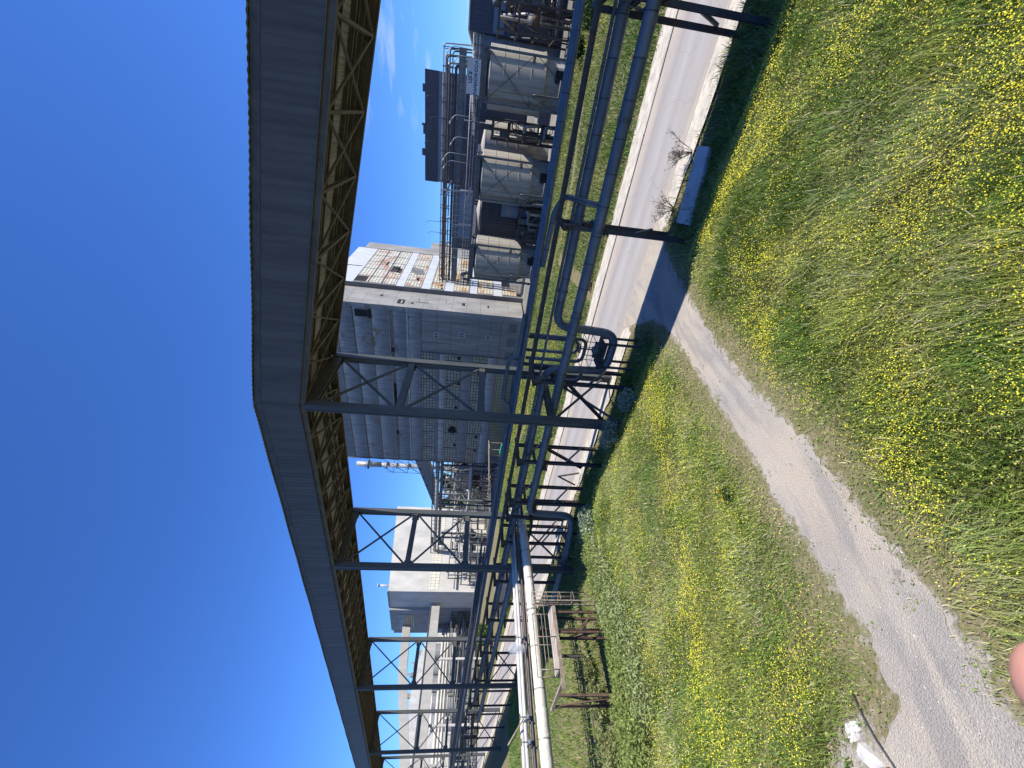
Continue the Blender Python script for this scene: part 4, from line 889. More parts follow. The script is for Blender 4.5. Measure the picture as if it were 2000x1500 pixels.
# ------------------------------------------------------------------ big block building
def boxpart(name, mat, root, *b):
    if len(b) > 1 and name in ('leg', 'window_glass', 'window', 'band', 'panel'):
        for q in b: boxpart(name, mat, root, q)
        return
    mb = MB()
    for q in b: mb.box(*q)
    return mb.build(name, mat, root)
B = thing('process_building', 'tall grey block building clad in streaked sheets with glass block windows', 'building', (-51, 84, 0))
X0, X1, YB = -72.0, -31.6, 67.0
boxpart('wall_core', M['concrete_d'], B, (X0 + .3, X1 - .4, YB + .5, 99.5, 0, 38.0))
boxpart('roof_edge', M['sheet_g'], B, (X0, X1, YB + .05, 99.8, 38.0, 38.35))
# front bands (upper streaked sheets), each hung slightly proud at its foot
bands = [(35.3, 38.0, 'sheet_g'), (32.2, 35.26, 'sheet'), (28.85, 32.16, 'sheet'), (25.5, 28.81, 'sheet'), (22.05, 24.8, 'sheet'), (19.65, 22.0, 'sheet')]
for za, zc, mt in bands:
    mb = MB(); y0, y1 = YB + .12, YB - .10
    mb.poly([(X0, y1, za), (X1 - .02, y1, za), (X1 - .02, y0, zc), (X0, y0, zc), (X0, YB + .5, za), (X1 - .02, YB + .5, za), (X1 - .02, YB + .5, zc), (X0, YB + .5, zc)], [(0, 1, 2, 3), (1, 5, 6, 2), (4, 0, 3, 7), (3, 2, 6, 7), (0, 4, 5, 1)])
    mb.build('cladding_band', M[mt], B)
boxpart('recess_strip', M['concrete_d'], B, (X0, X1 - .02, YB + .2, YB + .5, 24.82, 25.48))
for x, w in ((-40.9, .5), (-50.6, 1.5), (-53.2, 1.6), (-55, .6), (-63.0, .5)): boxpart('vent_slot', M['hole'], B, (x - w, x + w, YB + .16, YB + .22, 24.86, 25.4))
XW = -40.85
low = [(16.72, 19.6, 1), (14.72, 16.68, 0), (11.35, 14.68, 1), (9.42, 11.31, 0), (6.25, 9.38, 1), (4.35, 6.21, 0)]
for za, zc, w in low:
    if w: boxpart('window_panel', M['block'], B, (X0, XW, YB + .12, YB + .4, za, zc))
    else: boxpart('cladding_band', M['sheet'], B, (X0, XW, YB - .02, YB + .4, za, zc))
# plain seamed sheets right of the windows
zz = [4.35, 6.3, 8.6, 11.3, 14.0, 16.7, 19.6]
for za, zc in zip(zz[:-1], zz[1:]):
    for xa, xb in ((XW + .03, -38.5), (-38.46, -36.2), (-36.16, -33.9), (-33.86, X1 - .02)):
        boxpart('sheet_panel', M['sheet_g'], B, (xa, xb, YB + .01, YB + .4, za + .02, zc - .02))
for x, z, w, h in ((-36.7, 16.7, 1.3, .9), (-36.2, 11.9, 1.2, 1.3), (-36.3, 6.65, 1.0, 1.1)):
    boxpart('window', M['white'], B, (x - w / 2, x + w / 2, YB - .06, YB + .02, z - h / 2, z + h / 2))
    boxpart('window_glass', M['glass'], B, (x - w / 2 + .1, x - .05, YB - .09, YB - .055, z - h / 2 + .1, z + h / 2 - .1), (x + .05, x + w / 2 - .1, YB - .09, YB - .055, z - h / 2 + .1, z + h / 2 - .1))
for x, z, w, h in ((-33.4, 30.5, .7, 2.3), (-33.4, 29.0, .9, .6)): boxpart('broken_hole', M['hole'], B, (x - w, x + w, YB - .105, YB + .02, z - h / 2, z + h / 2))
for x, z in ((-43, 12.0), (-44.5, 12.0), (-41.6, 12.1), (-47.9, 9.9 + 2), (-51, 17.0), (-54.5, 12.2), (-58, 12.4), (-61.5, 12.0), (-63, 7.1), (-67.5, 7.0), (-57.5, 6.9), (-66, 12.0)):
    boxpart('broken_pane', M['hole'], B, (x - .4, x + .4, YB + .08, YB + .13, z - .3, z + .3))
mb = MB(); mb.poly([(-61.5, YB + .05, 13.9), (-62.8, YB + .07, 12.4), (-60.4, YB + .04, 11.9), (-59.9, YB + .06, 13.0)], [(0, 1, 2, 3)]); mb.poly([(-60.6, YB - .4, 12.9), (-61.9, YB + .02, 13.4), (-61.4, YB - .2, 12.2)], [(0, 1, 2)]); mb.build('broken_sheet', M['hole'], B)
boxpart('window_panel', M['block_low'], B, (X0 + 3, X1 - 1.4 - 10, YB + .3, YB + .46, .5, 4.1))
boxpart('plinth_wall', M['sheet_g'], B, (X0, X1 - .3, YB + .2, YB + .44, 4.1, 4.33), (-42.9, X1 - .3, YB + .2, YB + .44, .1, 4.1))
for k in range(3): boxpart('window_glass', M['glass'], B, (-41.3 + k * 3.2, -39.4 + k * 3.2, YB + .14, YB + .21, 1.2, 2.9))
for x, zt_ in ((-40.6, 19.5), (-56.2, 38), (-71.6, 38)):
    mb = MB(); mb.tube([(x, YB - .22, zt_), (x, YB - .22, .2)], .09, 8)
    for z in np.arange(1.5, zt_, 4): mb.box(x - .13, x + .13, YB - .32, YB + .0, z, z + .08)
    mb.build('downpipe', M['pipe_d'], B)
for za, zc, w in low:
    if w:
        mb = MB()
        for x in np.arange(X0 + 4.9, XW, 4.92): mb.box(x - .07, x + .07, YB + .02, YB + .118, za, zc)
        mb.box(X0, XW, YB + .03, YB + .117, za - .02, za + .08); mb.build('window_frame', M['concrete_d'], B)
# concrete pier on the right return wall
CX = -31.4
zs = [0.3, 3.1, 5.9, 8.6, 11.3, 14.0, 16.7, 19.4, 22.1, 24.8, 27.5, 30.3, 33.1, 35.6, 38.2]
for za, zc in zip(zs[:-1], zs[1:]): boxpart('concrete_panel', M['concrete'], B, (CX - .8, CX, YB - .03, 74.2, za + .015, zc - .015))
for y, z, w, h in ((69.2, 23.6, 1.0, 1.3), (70.6, 11.9, .6, .6), (70.5, 7.1, .5, .35), (69.0, 21.5, .35, .5), (71.2, 27.6, .3, .6)): boxpart('wall_opening', M['hole'], B, (CX - .1, CX + .012, y - w, y + w, z - h / 2, z + h / 2))
for y, z, w, h in ((69.0, 23.9, .6, .5), (70.5, 11.8, .3, .3)): boxpart('opening_sill', M['chalk'], B, (CX - .05, CX + .05, y - w, y + w, z - h / 2 - .3, z - h / 2 - .1))
mb = MB(); mb.beam((CX, 69.6, 20.3), (CX + .9, 69.6, 20.3), .06); mb.beam((CX + .05, 69.6, 18.6), (CX + .05, 69.6, 21.0), .05); mb.beam((CX, 69.6, 18.8), (CX + .8, 69.6, 18.8), .05); mb.beam((CX, 70.6, 15.3), (CX + .7, 70.6, 15.3), .06); mb.build('wall_bracket', M['pipe_d'], B)
# step and sunlit return wall
SX = -30.45
zz2 = [0, 2.75, 5.5, 8.3, 11., 13.8, 16.5, 19.3, 22, 24.8, 27.5, 30.2, 33, 36, 38.2]
for za, zc in zip(zz2[:-1], zz2[1:]): boxpart('step_panel', M['concrete_d'], B, (CX + .0, SX - .02, 74.22, 75.0, za + .012, zc - .012))  # step face takes the darker concrete, its shade put into the colour
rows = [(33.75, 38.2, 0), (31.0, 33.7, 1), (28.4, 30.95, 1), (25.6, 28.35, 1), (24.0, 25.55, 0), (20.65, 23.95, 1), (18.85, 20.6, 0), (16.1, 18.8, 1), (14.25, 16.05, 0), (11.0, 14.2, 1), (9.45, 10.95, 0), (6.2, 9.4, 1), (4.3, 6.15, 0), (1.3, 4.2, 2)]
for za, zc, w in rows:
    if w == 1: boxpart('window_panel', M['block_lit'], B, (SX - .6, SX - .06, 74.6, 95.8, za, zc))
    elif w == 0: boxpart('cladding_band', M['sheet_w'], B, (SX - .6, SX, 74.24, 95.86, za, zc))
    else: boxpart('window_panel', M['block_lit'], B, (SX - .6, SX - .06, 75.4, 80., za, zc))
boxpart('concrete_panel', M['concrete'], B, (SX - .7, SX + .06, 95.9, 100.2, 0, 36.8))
boxpart('concrete_panel', M['concrete'], B, (SX - 6, SX + .03, 100.22, 106, 0, 22.))
for y, z, w, h in ((76.2, 32.6, 1.7, 2.2), (83.6, 27.3, 1.8, 1.7), (86.6, 29.6, 1.2, .5), (82.9, 26.3, 1.3, .9), (79.2, 21.9, .8, .6), (82.4, 17.3, .5, .6), (77., 14.6 + 2.2, .5, .5), (75.4, 16.6, .4, .4)):
    boxpart('broken_pane', M['hole'], B, (SX - .1, SX - .045, y - w, y + w, z - h / 2, z + h / 2))
mb = MB(); mb.poly([(SX - .045, 83.2, 23.9), (SX - .045, 86.2, 24.1), (SX - .045, 85.2, 21.6), (SX - .045, 82.0, 20.9), (SX - .045, 81.4, 22.6)], [(0, 4, 3, 2, 1)]); mb.build('broken_hole', M['concrete_d'], B)
boxpart('wall_crack', M['hole'], B, (SX, SX + .012, 83.0, 83.4, 34.2, 37.7))
mb = MB(); mb.tube([(SX + .15, 83.5 + 2.0 * math.cos(a), 11.6 + 1.7 * math.sin(a)) for a in np.linspace(-.2, PI, 12)], .28, 8); mb.build('duct_bend', M['pipe_d'], B)

for za, zc, w in rows:
    if w == 1:
        mb = MB()
        for y in np.arange(78.2, 95, 4.4): mb.box(SX - .2, SX - .02, y - .08, y + .08, za, zc)
        mb.box(SX - .2, SX + .03, 74.6, 95.8, za - .03, za + .09); mb.build('window_frame', M['concrete_d'], B)
# ------------------------------------------------------------------ tanks
def tank(cx, cy, label, scale=1., frame=True, group='lagged storage tanks'):
    t = thing('storage_tank', label, 'tank', (cx, cy, 0), group)
    r = 3.35
    mb = MB(); mb.lathe((cx, cy, 0), [(r, 3.45), (r, 10.15)], 48); mb.build('shell', M['tank'], t)
    mb = MB(); mb.lathe((cx, cy, 0), [(.05, 10.75), (r + .02, 10.2), (r + .02, 10.12)], 48); mb.build('roof', M['tank'], t)
    mb = MB(); mb.lathe((cx, cy, 0), [(r + .1, 3.62), (r + .1, 3.4), (r - .2, 3.4)], 48, False); mb.build('ring_beam', M['tank'], t)
    mb = MB(); mb.lathe((cx, cy, 0), [(r - .15, 3.4), (2.75, 1.9), (2.7, 0)], 8, False); mb.build('plinth', M['tank_d'], t)
    mb = MB()
    for z in (5.15, 6.85, 8.5): mb.lathe((cx, cy, z), [(r, -.03), (r + .035, -.02), (r + .035, .02), (r, .03)], 48, False)
    mb.build('seam_band', M['tank'], t)
    if frame:
        mb = MB(); mb.tube(fillet([(cx - 1.2, cy - 3.0, 4.6), (cx - 1.2, cy - 3.9, 4.6), (cx - 1.2, cy - 3.9, 1.5), (cx + .6, cy - 3.9, 1.5)], .3), .11, 8); mb.build('outlet_pipe', M['pipe_d'], t)
        mb = MB(); mb.box(cx + .4, cx + 1.6, cy - 2.8, cy - 2.3, .6, 2.1); mb.build('hatch_opening', M['hole'], t)
        d = 2.62
        for sx in (-1, 1):
            for sy in (-1, 1):
                x, y = cx + sx * d, cy + sy * 2.75
                mb = MB(); mb.ibeam((x, y, 0), (x, y, 10.9), .26, .26, .03, up=(0, 1, 0)); mb.build('leg', M['rack_grey'], t)
        yf = cy - 2.75
        for p, q in [((cx - d, yf, z), (cx + d, yf, z)) for z in (10.75, 4.9)] + [((cx - d, cy + 2.75, 10.75), (cx + d, cy + 2.75, 10.75))] + [((cx + sx * d, yf, 10.75), (cx + sx * d, cy + 2.75, 10.75)) for sx in (-1, 1)]:
            mb = MB(); mb.ibeam(p, q, .16, .24 if p[2] < 6 else .46, .02); mb.build('cross_beam', M['rack_grey'], t)
        ys = cy - 3.46
        for p, q in (((-d, 4.9), (d, 10.6)), ((d, 4.9), (-d, 10.6)), ((-d, 4.7), (0, 1.0)), ((d, 4.7), (0, 1.0)), ((-d, 1.4), (-d + 1.2, 4.7))):
            mb = MB(); mb.beam((cx + p[0], ys, p[1]), (cx + q[0], ys, q[1]), .06, .06); mb.build('diagonal_brace', M['rack'], t)
        # roof slab over the front with a lit edge
        mb = MB(); mb.box(cx - 3.3, cx + 2.75, cy - 3.0, cy + 3.0, 10.9, 11.06); mb.build('top_deck', M['rack_grey'], t)
    return t
tank(3.45, 62.8, 'lagged storage tank below the works sign, rightmost of the tanks')
tank(-7.75, 62.8, 'rust stained middle storage tank with brown patches, on its steel frame')
tank(-19.4, 62.8, 'storage tank nearest the block building, on its steel frame')
tank(-4.6, 73.5, 'bare cream tank peeping out right behind the middle framed tank', frame=False)
tank(-14.9, 75.5, 'bare pale tank in the second row above the dark shed', frame=False)
# dark steel structure between the tanks
t = thing('dark_shed', 'dark unlit shed between the two framed tanks left of the middle', 'shed', (-14, 70, 0))
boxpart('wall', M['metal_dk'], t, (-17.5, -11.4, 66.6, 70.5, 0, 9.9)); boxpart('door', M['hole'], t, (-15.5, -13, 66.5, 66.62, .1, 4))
t = thing('grey_kiosk', 'grey box kiosk standing low beside the dark shed', 'kiosk', (-11.9, 64, 0))
boxpart('wall', M['metal_md'], t, (-13.0, -11.2, 63.2, 65, 2.4, 6.8)); boxpart('panel', M['grey_b'], t, (-12.7, -11.5, 63.15, 63.22, 3., 6.2)); boxpart('leg', M['rack'], t, (-13, -12.8, 63.3, 63.5, 0, 2.4), (-11.4, -11.2, 63.3, 63.5, 0, 2.4))

# walkway over the tanks, with railing and curved lamps
W = thing('tank_walkway', 'railed steel walkway along the top of the framed tanks', 'walkway', (-8, 61, 11))
mb = MB(); mb.box(-24.5, 7.5, 63.2, 64.5, 11.22, 11.30); mb.channel((-24.5, 63.15, 11.2), (7.5, 63.15, 11.2), .1, .3, .03); mb.build('deck', M['rack_grey'], W)
mb = MB(); mb2 = MB()
for y in (63.2, 64.45):
    x = -24.5
    while x < 7.6: mb.tube([(x, y, 11.3), (x, y, 12.45)], .03, 5); x += 1.0
    for z in (11.65, 12.05, 12.45): mb2.tube([(-24.5, y, z), (7.5, y, z)], .028, 5)
mb.build('baluster', M['pipe_d'], W); mb2.build('handrail', M['pipe_l'], W)
for k, (x, h, lab) in enumerate([(5.9, 4.3, 'curved lamp right of the works sign, against the sky'), (5.1, 3.4, 'shorter curved lamp right of the works sign'), (-1.1, 3.6, 'curved lamp between the works sign and the middle tank'), (-3.6, 3.4, 'white curved lamp left of the gap beside the middle tank'), (-5.6, 4.4, 'tall curved lamp above the right side of the middle tank'), (-6.6, 4.3, 'bright headed lamp above the middle tank'), (-15.1, 3.4, 'curved lamp above the dark shed'), (-18.8, 3.3, 'curved lamp above the tank nearest the block building'), (-20.2, 3.6, 'last curved lamp before the block building')]):
    s_ = 1 if k not in (6, 7, 8) else -1
    t = thing('walkway_lamp', lab, 'lamp', (x, 63.8, 11.3), 'curved lamps on the tank walkway')
    mb = MB(); mb.tube(fillet([(x, 63.8, 11.3), (x + .1 * s_, 63.8, 11.3 + h - .5), (x - .75 * s_, 63.8, 11.3 + h + .1)], .6), .045, 7); mb.build('pole', M['pipe_l'], t)
    mb = MB(); mb.tube([(x - .72 * s_, 63.8, 11.3 + h + .08), (x - 1.05 * s_, 63.8, 11.3 + h + .2)], .09, 7); mb.build('lamp_head', M['white'], t)
# works sign
t = thing('works_sign', 'pale sign board with dark blue two line lettering above the right hand tank', 'sign', (3.0, 59.4, 12.1))
boxpart('board', M['signw'], t, (1.35, 4.75, 59.42, 59.47, 11.25, 12.85)); boxpart('frame', M['rack_grey'], t, (1.3, 4.8, 59.475, 59.52, 11.2, 12.9))
def text(body, x, z, size, y, root):
    c = bpy.data.curves.new('lettering', 'FONT'); c.body = body; c.size = size; c.align_x = 'CENTER'; c.align_y = 'CENTER'; c.extrude = .006; c.offset = .012; c.space_character = 1.12
    o = bpy.data.objects.new('lettering_src', c); COL.objects.link(o); bpy.context.view_layer.update()
    me = bpy.data.meshes.new_from_object(o.evaluated_get(bpy.context.evaluated_depsgraph_get())); bpy.data.objects.remove(o)
    me.materials.clear(); me.materials.append(M['ink']); q = bpy.data.objects.new('lettering', me); COL.objects.link(q); q.parent = root; q.rotation_euler = (PI / 2, 0, 0); q.location = Vector((x, y, z)) - root.location
text('ЦЕХ', 3.0, 12.42, .56, 59.41, t); text('АММОФОСА', 3.0, 11.75, .50, 59.41, t)

# high pipe bridge into the block building
t = thing('pipe_bridge', 'high bridge of stacked pipes running from above the tanks into the block building', 'pipe bridge', (-11, 80, 15))
mb = MB(); mb.ibeam((-30.2, 79.0, 14.6), (7.4, 79.0, 14.6), .4, 1.0, .08); mb.build('girder', M['rack_grey'], t)
mb = MB(); mb.ibeam((-30.2, 81.6, 14.6), (7.4, 81.6, 14.6), .4, 1.0, .08); mb.build('girder', M['rack_grey'], t)
for x in np.linspace(-30, 7.2, 17):
    mb = MB(); mb.beam((x, 78.9, 14.9), (x, 78.9, 17.6), .09); mb.beam((x, 81.6, 14.9), (x, 81.6, 17.6), .09); mb.beam((x, 78.9, 17.6), (x, 81.6, 17.6), .09); mb.beam((x, 78.9, 16.4), (x, 81.6, 16.4), .09)
    mb.build('pipe_hanger', M['rack'], t)
for k, (y, z, r, x1) in enumerate([(79.0, 17.5, .10, 7.6), (79.5, 16.95, .13, 6.2), (80.1, 16.6, .11, 7.2), (80.7, 16.9, .15, 5.4), (79.2, 16.1, .10, 6.8), (81.2, 17.3, .12, 6.4), (80.2, 15.6, .22, 5.2)]):
    mb = MB(); mb.tube(fillet([(-30.4, y, z), (x1, y, z), (x1 + .3, y, 11.2)], .5), r, 9); mb.build('pipe', M['pipe_l'] if k in (0, 3) else M['pipe_d'], t)
beams('column', M['rack_grey'], t, [((x, y, 0), (x, y, 14.2), .35) for x in (-22.4, -14.6, 5.9) for y in (79., 81.6)])
t = thing('bridge_platform', 'box platform with a railed landing hung on the pipe bridge above the middle tank', 'platform', (-15, 78, 14))
boxpart('box', M['metal_md'], t, (-20.6, -12.4, 77.0, 78.6, 11.4, 14.0)); mb = MB()
for x in np.linspace(-20.6, -11.6, 10): mb.beam((x, 76.9, 14.0), (x, 76.9, 15.1), .06)
for z in (14.5, 15.1): mb.beam((-20.6, 76.9, z), (-11.6, 76.9, z), .06)
mb.build('railing', M['pipe_l'], t)
mb = MB(); mb.beam((-12.6, 76.8, 17.4), (-12.2, 76.8, 11.), .22); mb.beam((-13.6, 76.7, 16.6), (-10.9, 76.7, 15.5), .3); mb.beam((-13.9, 76.7, 12.8), (-11.6, 76.7, 12.0), .3); mb.beam((-18, 76.8, 14.), (-18, 76.8, 11), .2); mb.build('bracket', M['pipe_l'], t)
# wires / thin masts above the pipe bridge
for k, (x, z) in enumerate([(.8, 20.0), (-5.6, 20.3), (-2., 19.2), (-18.6, 19.9), (-20.6, 19.6)]):
    mb = MB(); mb.tube(fillet([(x, 79, 17), (x, 79, z), (x - .5, 79, z + .3)], .4), .035, 5); solo('bridge_mast', mb, M['pipe_d'], ['thin lamp mast at the right end of the pipe bridge', 'thin lamp mast above the gap right of the middle tank', 'hooked thin mast between the two lamp masts', 'thin hooked mast over the dark shed', 'thin leaning mast nearest the block building'][k], 'mast', (x, 79, 17), 'thin masts on the pipe bridge')

# background buildings behind the tanks
t = thing('dark_hall', 'tall dark sheet clad hall with a lighter band, behind the pipe bridge', 'building', (-6, 130, 0))
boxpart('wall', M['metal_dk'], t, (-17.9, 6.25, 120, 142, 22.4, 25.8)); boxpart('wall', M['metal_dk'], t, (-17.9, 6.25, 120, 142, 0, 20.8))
boxpart('band', M['metal_md'], t, (-17.8, 6.2, 120.05, 141.9, 20.8, 22.4)); boxpart('band', M['metal_md'], t, (-17.8, 6.3, 119.9, 120, 17.4, 18.4), (-17.8, 6.3, 119.9, 120, 15.7, 16.6))
for x, w, h in ((2.6, .8, .7), (-6.2, .9, .6), (-5.0, .25, .9), (-11.2, .8, .9)): boxpart('roof_vent', M['metal_dk'], t, (x - w, x + w, 121, 122.5, 25.8, 25.8 + h))
t = thing('banded_shed', 'long low grey shed with two pale bands behind the tanks', 'building', (-16, 106, 0))
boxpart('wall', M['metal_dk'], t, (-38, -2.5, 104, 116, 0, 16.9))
boxpart('band', M['white'], t, (-38, -2.5, 103.8, 104, 15.3, 16.5), (-38, -6.5, 103.8, 104, 11.0, 12.1))
t = thing('shaded_hall', 'blue grey shaded hall with a bright roof edge, at the upper right', 'building', (16, 82, 0))
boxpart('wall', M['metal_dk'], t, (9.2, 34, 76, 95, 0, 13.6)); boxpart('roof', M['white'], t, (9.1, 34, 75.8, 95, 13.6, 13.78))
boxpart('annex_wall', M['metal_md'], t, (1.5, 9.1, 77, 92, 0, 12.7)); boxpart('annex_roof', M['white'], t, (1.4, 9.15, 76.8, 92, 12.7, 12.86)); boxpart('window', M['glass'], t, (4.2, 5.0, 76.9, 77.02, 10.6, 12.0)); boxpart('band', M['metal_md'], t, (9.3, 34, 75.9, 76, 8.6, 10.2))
mb = MB(); mb.tube([(7.0, 75.5, 12.75), (2.0, 75.3, 12.55), (-3.6, 75.0, 12.1)], .22, 10); solo('white_header_pipe', mb, M['white'], 'bright white level pipe behind the works sign', 'pipe', (2, 75.3, 12.5))

# cluttered pipework at the far right
def clutter(name, label, x0, x1, y0, y1, z1, nx, nz, np_, seed, mats, group=None, cat='pipework', z0=0.):
    rnd = random.Random(seed); t = thing(name, label, cat, ((x0 + x1) / 2, (y0 + y1) / 2, z0), group)
    xs = np.linspace(x0, x1, nx); zs = np.linspace(z0, z1, nz + 1)[1:]
    beams('column', M[mats[0]], t, [((x, y, z0 - .1), (x, y, z1 + .2), .22) for x in xs for y in (y0, y1)])
    mb = MB()
    for z in zs:
        for y in (y0, y1): mb.beam((x0, y, z), (x1, y, z), .14, .24)
        for x in xs: mb.beam((x, y0, z), (x, y1, z), .14, .2)
    mb.build('cross_beam', M[mats[0]], t)
    mb = MB()
    for i in range(nx - 1):
        for k in range(len(zs)):
            if rnd.random() < .4:
                za = z0 if k == 0 else zs[k - 1]; mb.beam((xs[i], y0, za), (xs[i + 1], y0, zs[k]), .08)
    mb.beam((xs[0], y0, zs[-1]), (xs[1], y0, z0), .08); mb.build('diagonal_brace', M[mats[0]], t)
    for i in range(np_):
        k = rnd.random(); r = rnd.choice([.05, .07, .09, .12, .16, .22]); y = rnd.uniform(y0 - .5, y1)
        if k < .45:
            x = rnd.uniform(x0, x1); xb = min(x1, x + rnd.uniform(1, 5)); z = rnd.uniform(z0 + .8, z1); P = [(x, y, z0 + rnd.uniform(0, z1 * .3)), (x, y, z), (xb, y, z)]
        elif k < .75:
            x = rnd.uniform(x0, x1); P = [(x, y, z0), (x, y, z0 + rnd.uniform(.4, 1.) * (z1 - z0)), (x, y1 + .5, z0 + rnd.uniform(.4, 1) * (z1 - z0))]
        else:
            z = rnd.uniform(z0 + .6, z1); x = rnd.uniform(x0, x1 - 1); P = [(x, y, z), (rnd.uniform(x + .8, x1), y, z), (x1, y, max(z0, z - rnd.uniform(.5, 3)))]
        mb = MB(); mb.tube(fillet(P, .35, 4), r, 8); mb.build('pipe', M[rnd.choice(mats[1])], t)
    for i in range(max(2, np_ // 5)):
        x = rnd.uniform(x0, x1); y = rnd.uniform(y0 - .3, y0 + .5); z = rnd.choice(list(zs)); r = rnd.uniform(.25, .6); h = rnd.uniform(.6, 1.6)
        mb = MB(); mb.lathe((x, y, z), [(.02, 0), (r, .12), (r, h), (.02, h + .15)], 12) if rnd.random() < .6 else mb.box(x - r, x + r, y - r * .6, y + r * .6, z, z + h); mb.build('vessel', M[rnd.choice(mats[1])], t)
    return t
PM = ('rack', ['pipe_d', 'pipe_l', 'pipe_d', 'tank', 'rust'])
clutter('process_pipework', 'dense shaded tangle of pipes and frames at the far upper right, beyond the first tank', 8.2, 24, 63, 70, 9.5, 7, 4, 92, 3, PM, 'process pipework')
clutter('process_pipework', 'open pipe frame with upright pale pipes in the gap between the right and middle tanks', -3.2, -.8, 64, 68, 9.2, 3, 4, 18, 5, ('rack', ['pipe_l', 'pipe_d', 'white']), 'process pipework')
clutter('process_pipework', 'small pipe frame below the grey kiosk between the two left framed tanks', -15.6, -11.2, 60.5, 62.5, 4.2, 4, 3, 20, 8, ('rack', ['pipe_l', 'pipe_d', 'lag']), 'process pipework')
clutter('process_pipework', 'tall sunlit steel frame of ducts and pipes left of the block building', -112, -76, 80, 88, 16.0, 9, 5, 70, 11, ('rack_grey', ['pipe_l', 'pipe_w', 'pipe_d', 'cream']), 'process pipework')
clutter('process_pipework', 'sunlit pipe frame before the cream tower, seen through the second portal', -121, -113, 64, 84, 11.5, 5, 4, 50, 14, ('rack_grey', ['pipe_l', 'pipe_w', 'pipe_d']), 'process pipework')
clutter('process_pipework', 'low pipe racks far left under the pale conveyor', -150, -139, 20, 62, 9.5, 6, 4, 50, 17, ('rack_grey', ['pipe_l', 'cream', 'pipe_w', 'pipe_d']), 'process pipework')
# cream pipe bundles far left
for k, (x, z, r, lab) in enumerate([(-149, 11.6, .5, 'thick cream pipe of the far left level bundle'), (-148, 10.6, .35, 'cream pipe under the thick one in the far left bundle'), (-147, 9.7, .3, 'lower cream pipe of the far left bundle'), (-146, 8.7, .25, 'lowest cream pipe of the far left bundle')]):
    mb = MB(); mb.tube([(x, -20, z), (x, 75, z + .3)], r, 10); solo('far_pipe', mb, M['cream'], lab, 'pipe', (x, 30, z), 'far left level pipes')

# walkway bridge left of the block building, sloping conveyor, chimney
t = thing('walkway_bridge', 'pale level pipe and walkway bridge from the block building to the grey tower', 'pipe bridge', (-105, 75, 16))
mb = MB(); mb.tube([(-71.8, 75, 16.4), (-128, 75, 16.9)], .55, 14); mb.build('pipe', M['pipe_l'], t)
mb = MB(); mb.ibeam((-71.8, 74.2, 15.2), (-128, 74.2, 15.6), .35, .7, .06); mb.ibeam((-71.8, 76, 15.2), (-128, 76, 15.6), .35, .7, .06); mb.build('girder', M['rack_grey'], t)
mb = MB(); mb.ibeam((-71.8, 74.2, 17.6), (-128, 74.2, 18.1), .2, .3, .04)
for i, x in enumerate(np.linspace(-72, -128, 29)): mb.beam((x, 74.2, 15.3), (x, 74.2, 17.7), .1); 
mb.build('truss', M['rack_grey'], t)
beams('column', M['rack_grey'], t, [((x, y, 0), (x, y, 15.), .45) for x in (-81, -98, -115) for y in (74.3, 75.9)])
t = thing('sloping_conveyor', 'dark sloping conveyor house descending behind the block building', 'conveyor', (-125, 110, 25))
mb = MB(); mb.poly([(-100, 110, 33.5), (-150, 110, 20.0), (-150, 110, 17.0), (-100, 110, 27.0), (-100, 113, 33.5), (-150, 113, 20.0), (-150, 113, 17.0), (-100, 113, 27.0)], [(0, 1, 2, 3), (7, 6, 5, 4), (0, 4, 5, 1), (1, 5, 6, 2), (2, 6, 7, 3), (3, 7, 4, 0)]); mb.build('wall', M['sheet_g'], t)
mb = MB()
for x in (-118, -123, -128, -133): mb.box(x - .4, x + .4, 109.96, 110.02, 27.6 + (x + 118) * .27, 28.4 + (x + 118) * .27)
mb.build('window', M['hole'], t)
beams('column', M['rack_grey'], t, [((-108, 111.5, 0), (-108, 111.5, 28), .6), ((-140, 111.5, 0), (-140, 111.5, 19.5), .6)])
t = thing('chimney_stack', 'slender grey chimney with service rings and a steel lattice', 'chimney', (-143.5, 130, 0))
mb = MB(); mb.tube([(-143.5, 130, 0), (-143.5, 130, 48)], 1.0, 16); mb.tube([(-143.5, 130, 48), (-143.5, 130, 59)], 1.25, 16); mb.build('shaft', M['pipe_l'], t)
for z, r in ((53.5, 2.4), (45, 1.9), (40.5, 1.5), (35, 1.9)):
    mb = MB(); mb.lathe((-143.5, 130, z), [(1.1, 0), (r, 0), (r, .25), (1.1, .25)], 16, False); mb.lathe((-143.5, 130, z + 1.1), [(r - .05, 0), (r, .1)], 16, False); mb.build('service_ring', M['rack_grey'], t)
mb = MB(); c = [(-146.5, 128), (-140.8, 128), (-146.5, 132), (-140.8, 132)]
for x, y in c: mb.beam((x, y, 0), (-143.5 + (x + 143.5) * .9, 130 + (y - 130) * .9, 45.5), .16)
for z in np.arange(3, 45, 6.5):
    for a, b_ in ((0, 1), (2, 3), (0, 2), (1, 3)): mb.beam((*c[a], z), (*c[b_], z + 6.5), .12); mb.beam((*c[a], z), (*c[b_], z), .12)
mb.build('lattice', M['rack_grey'], t)

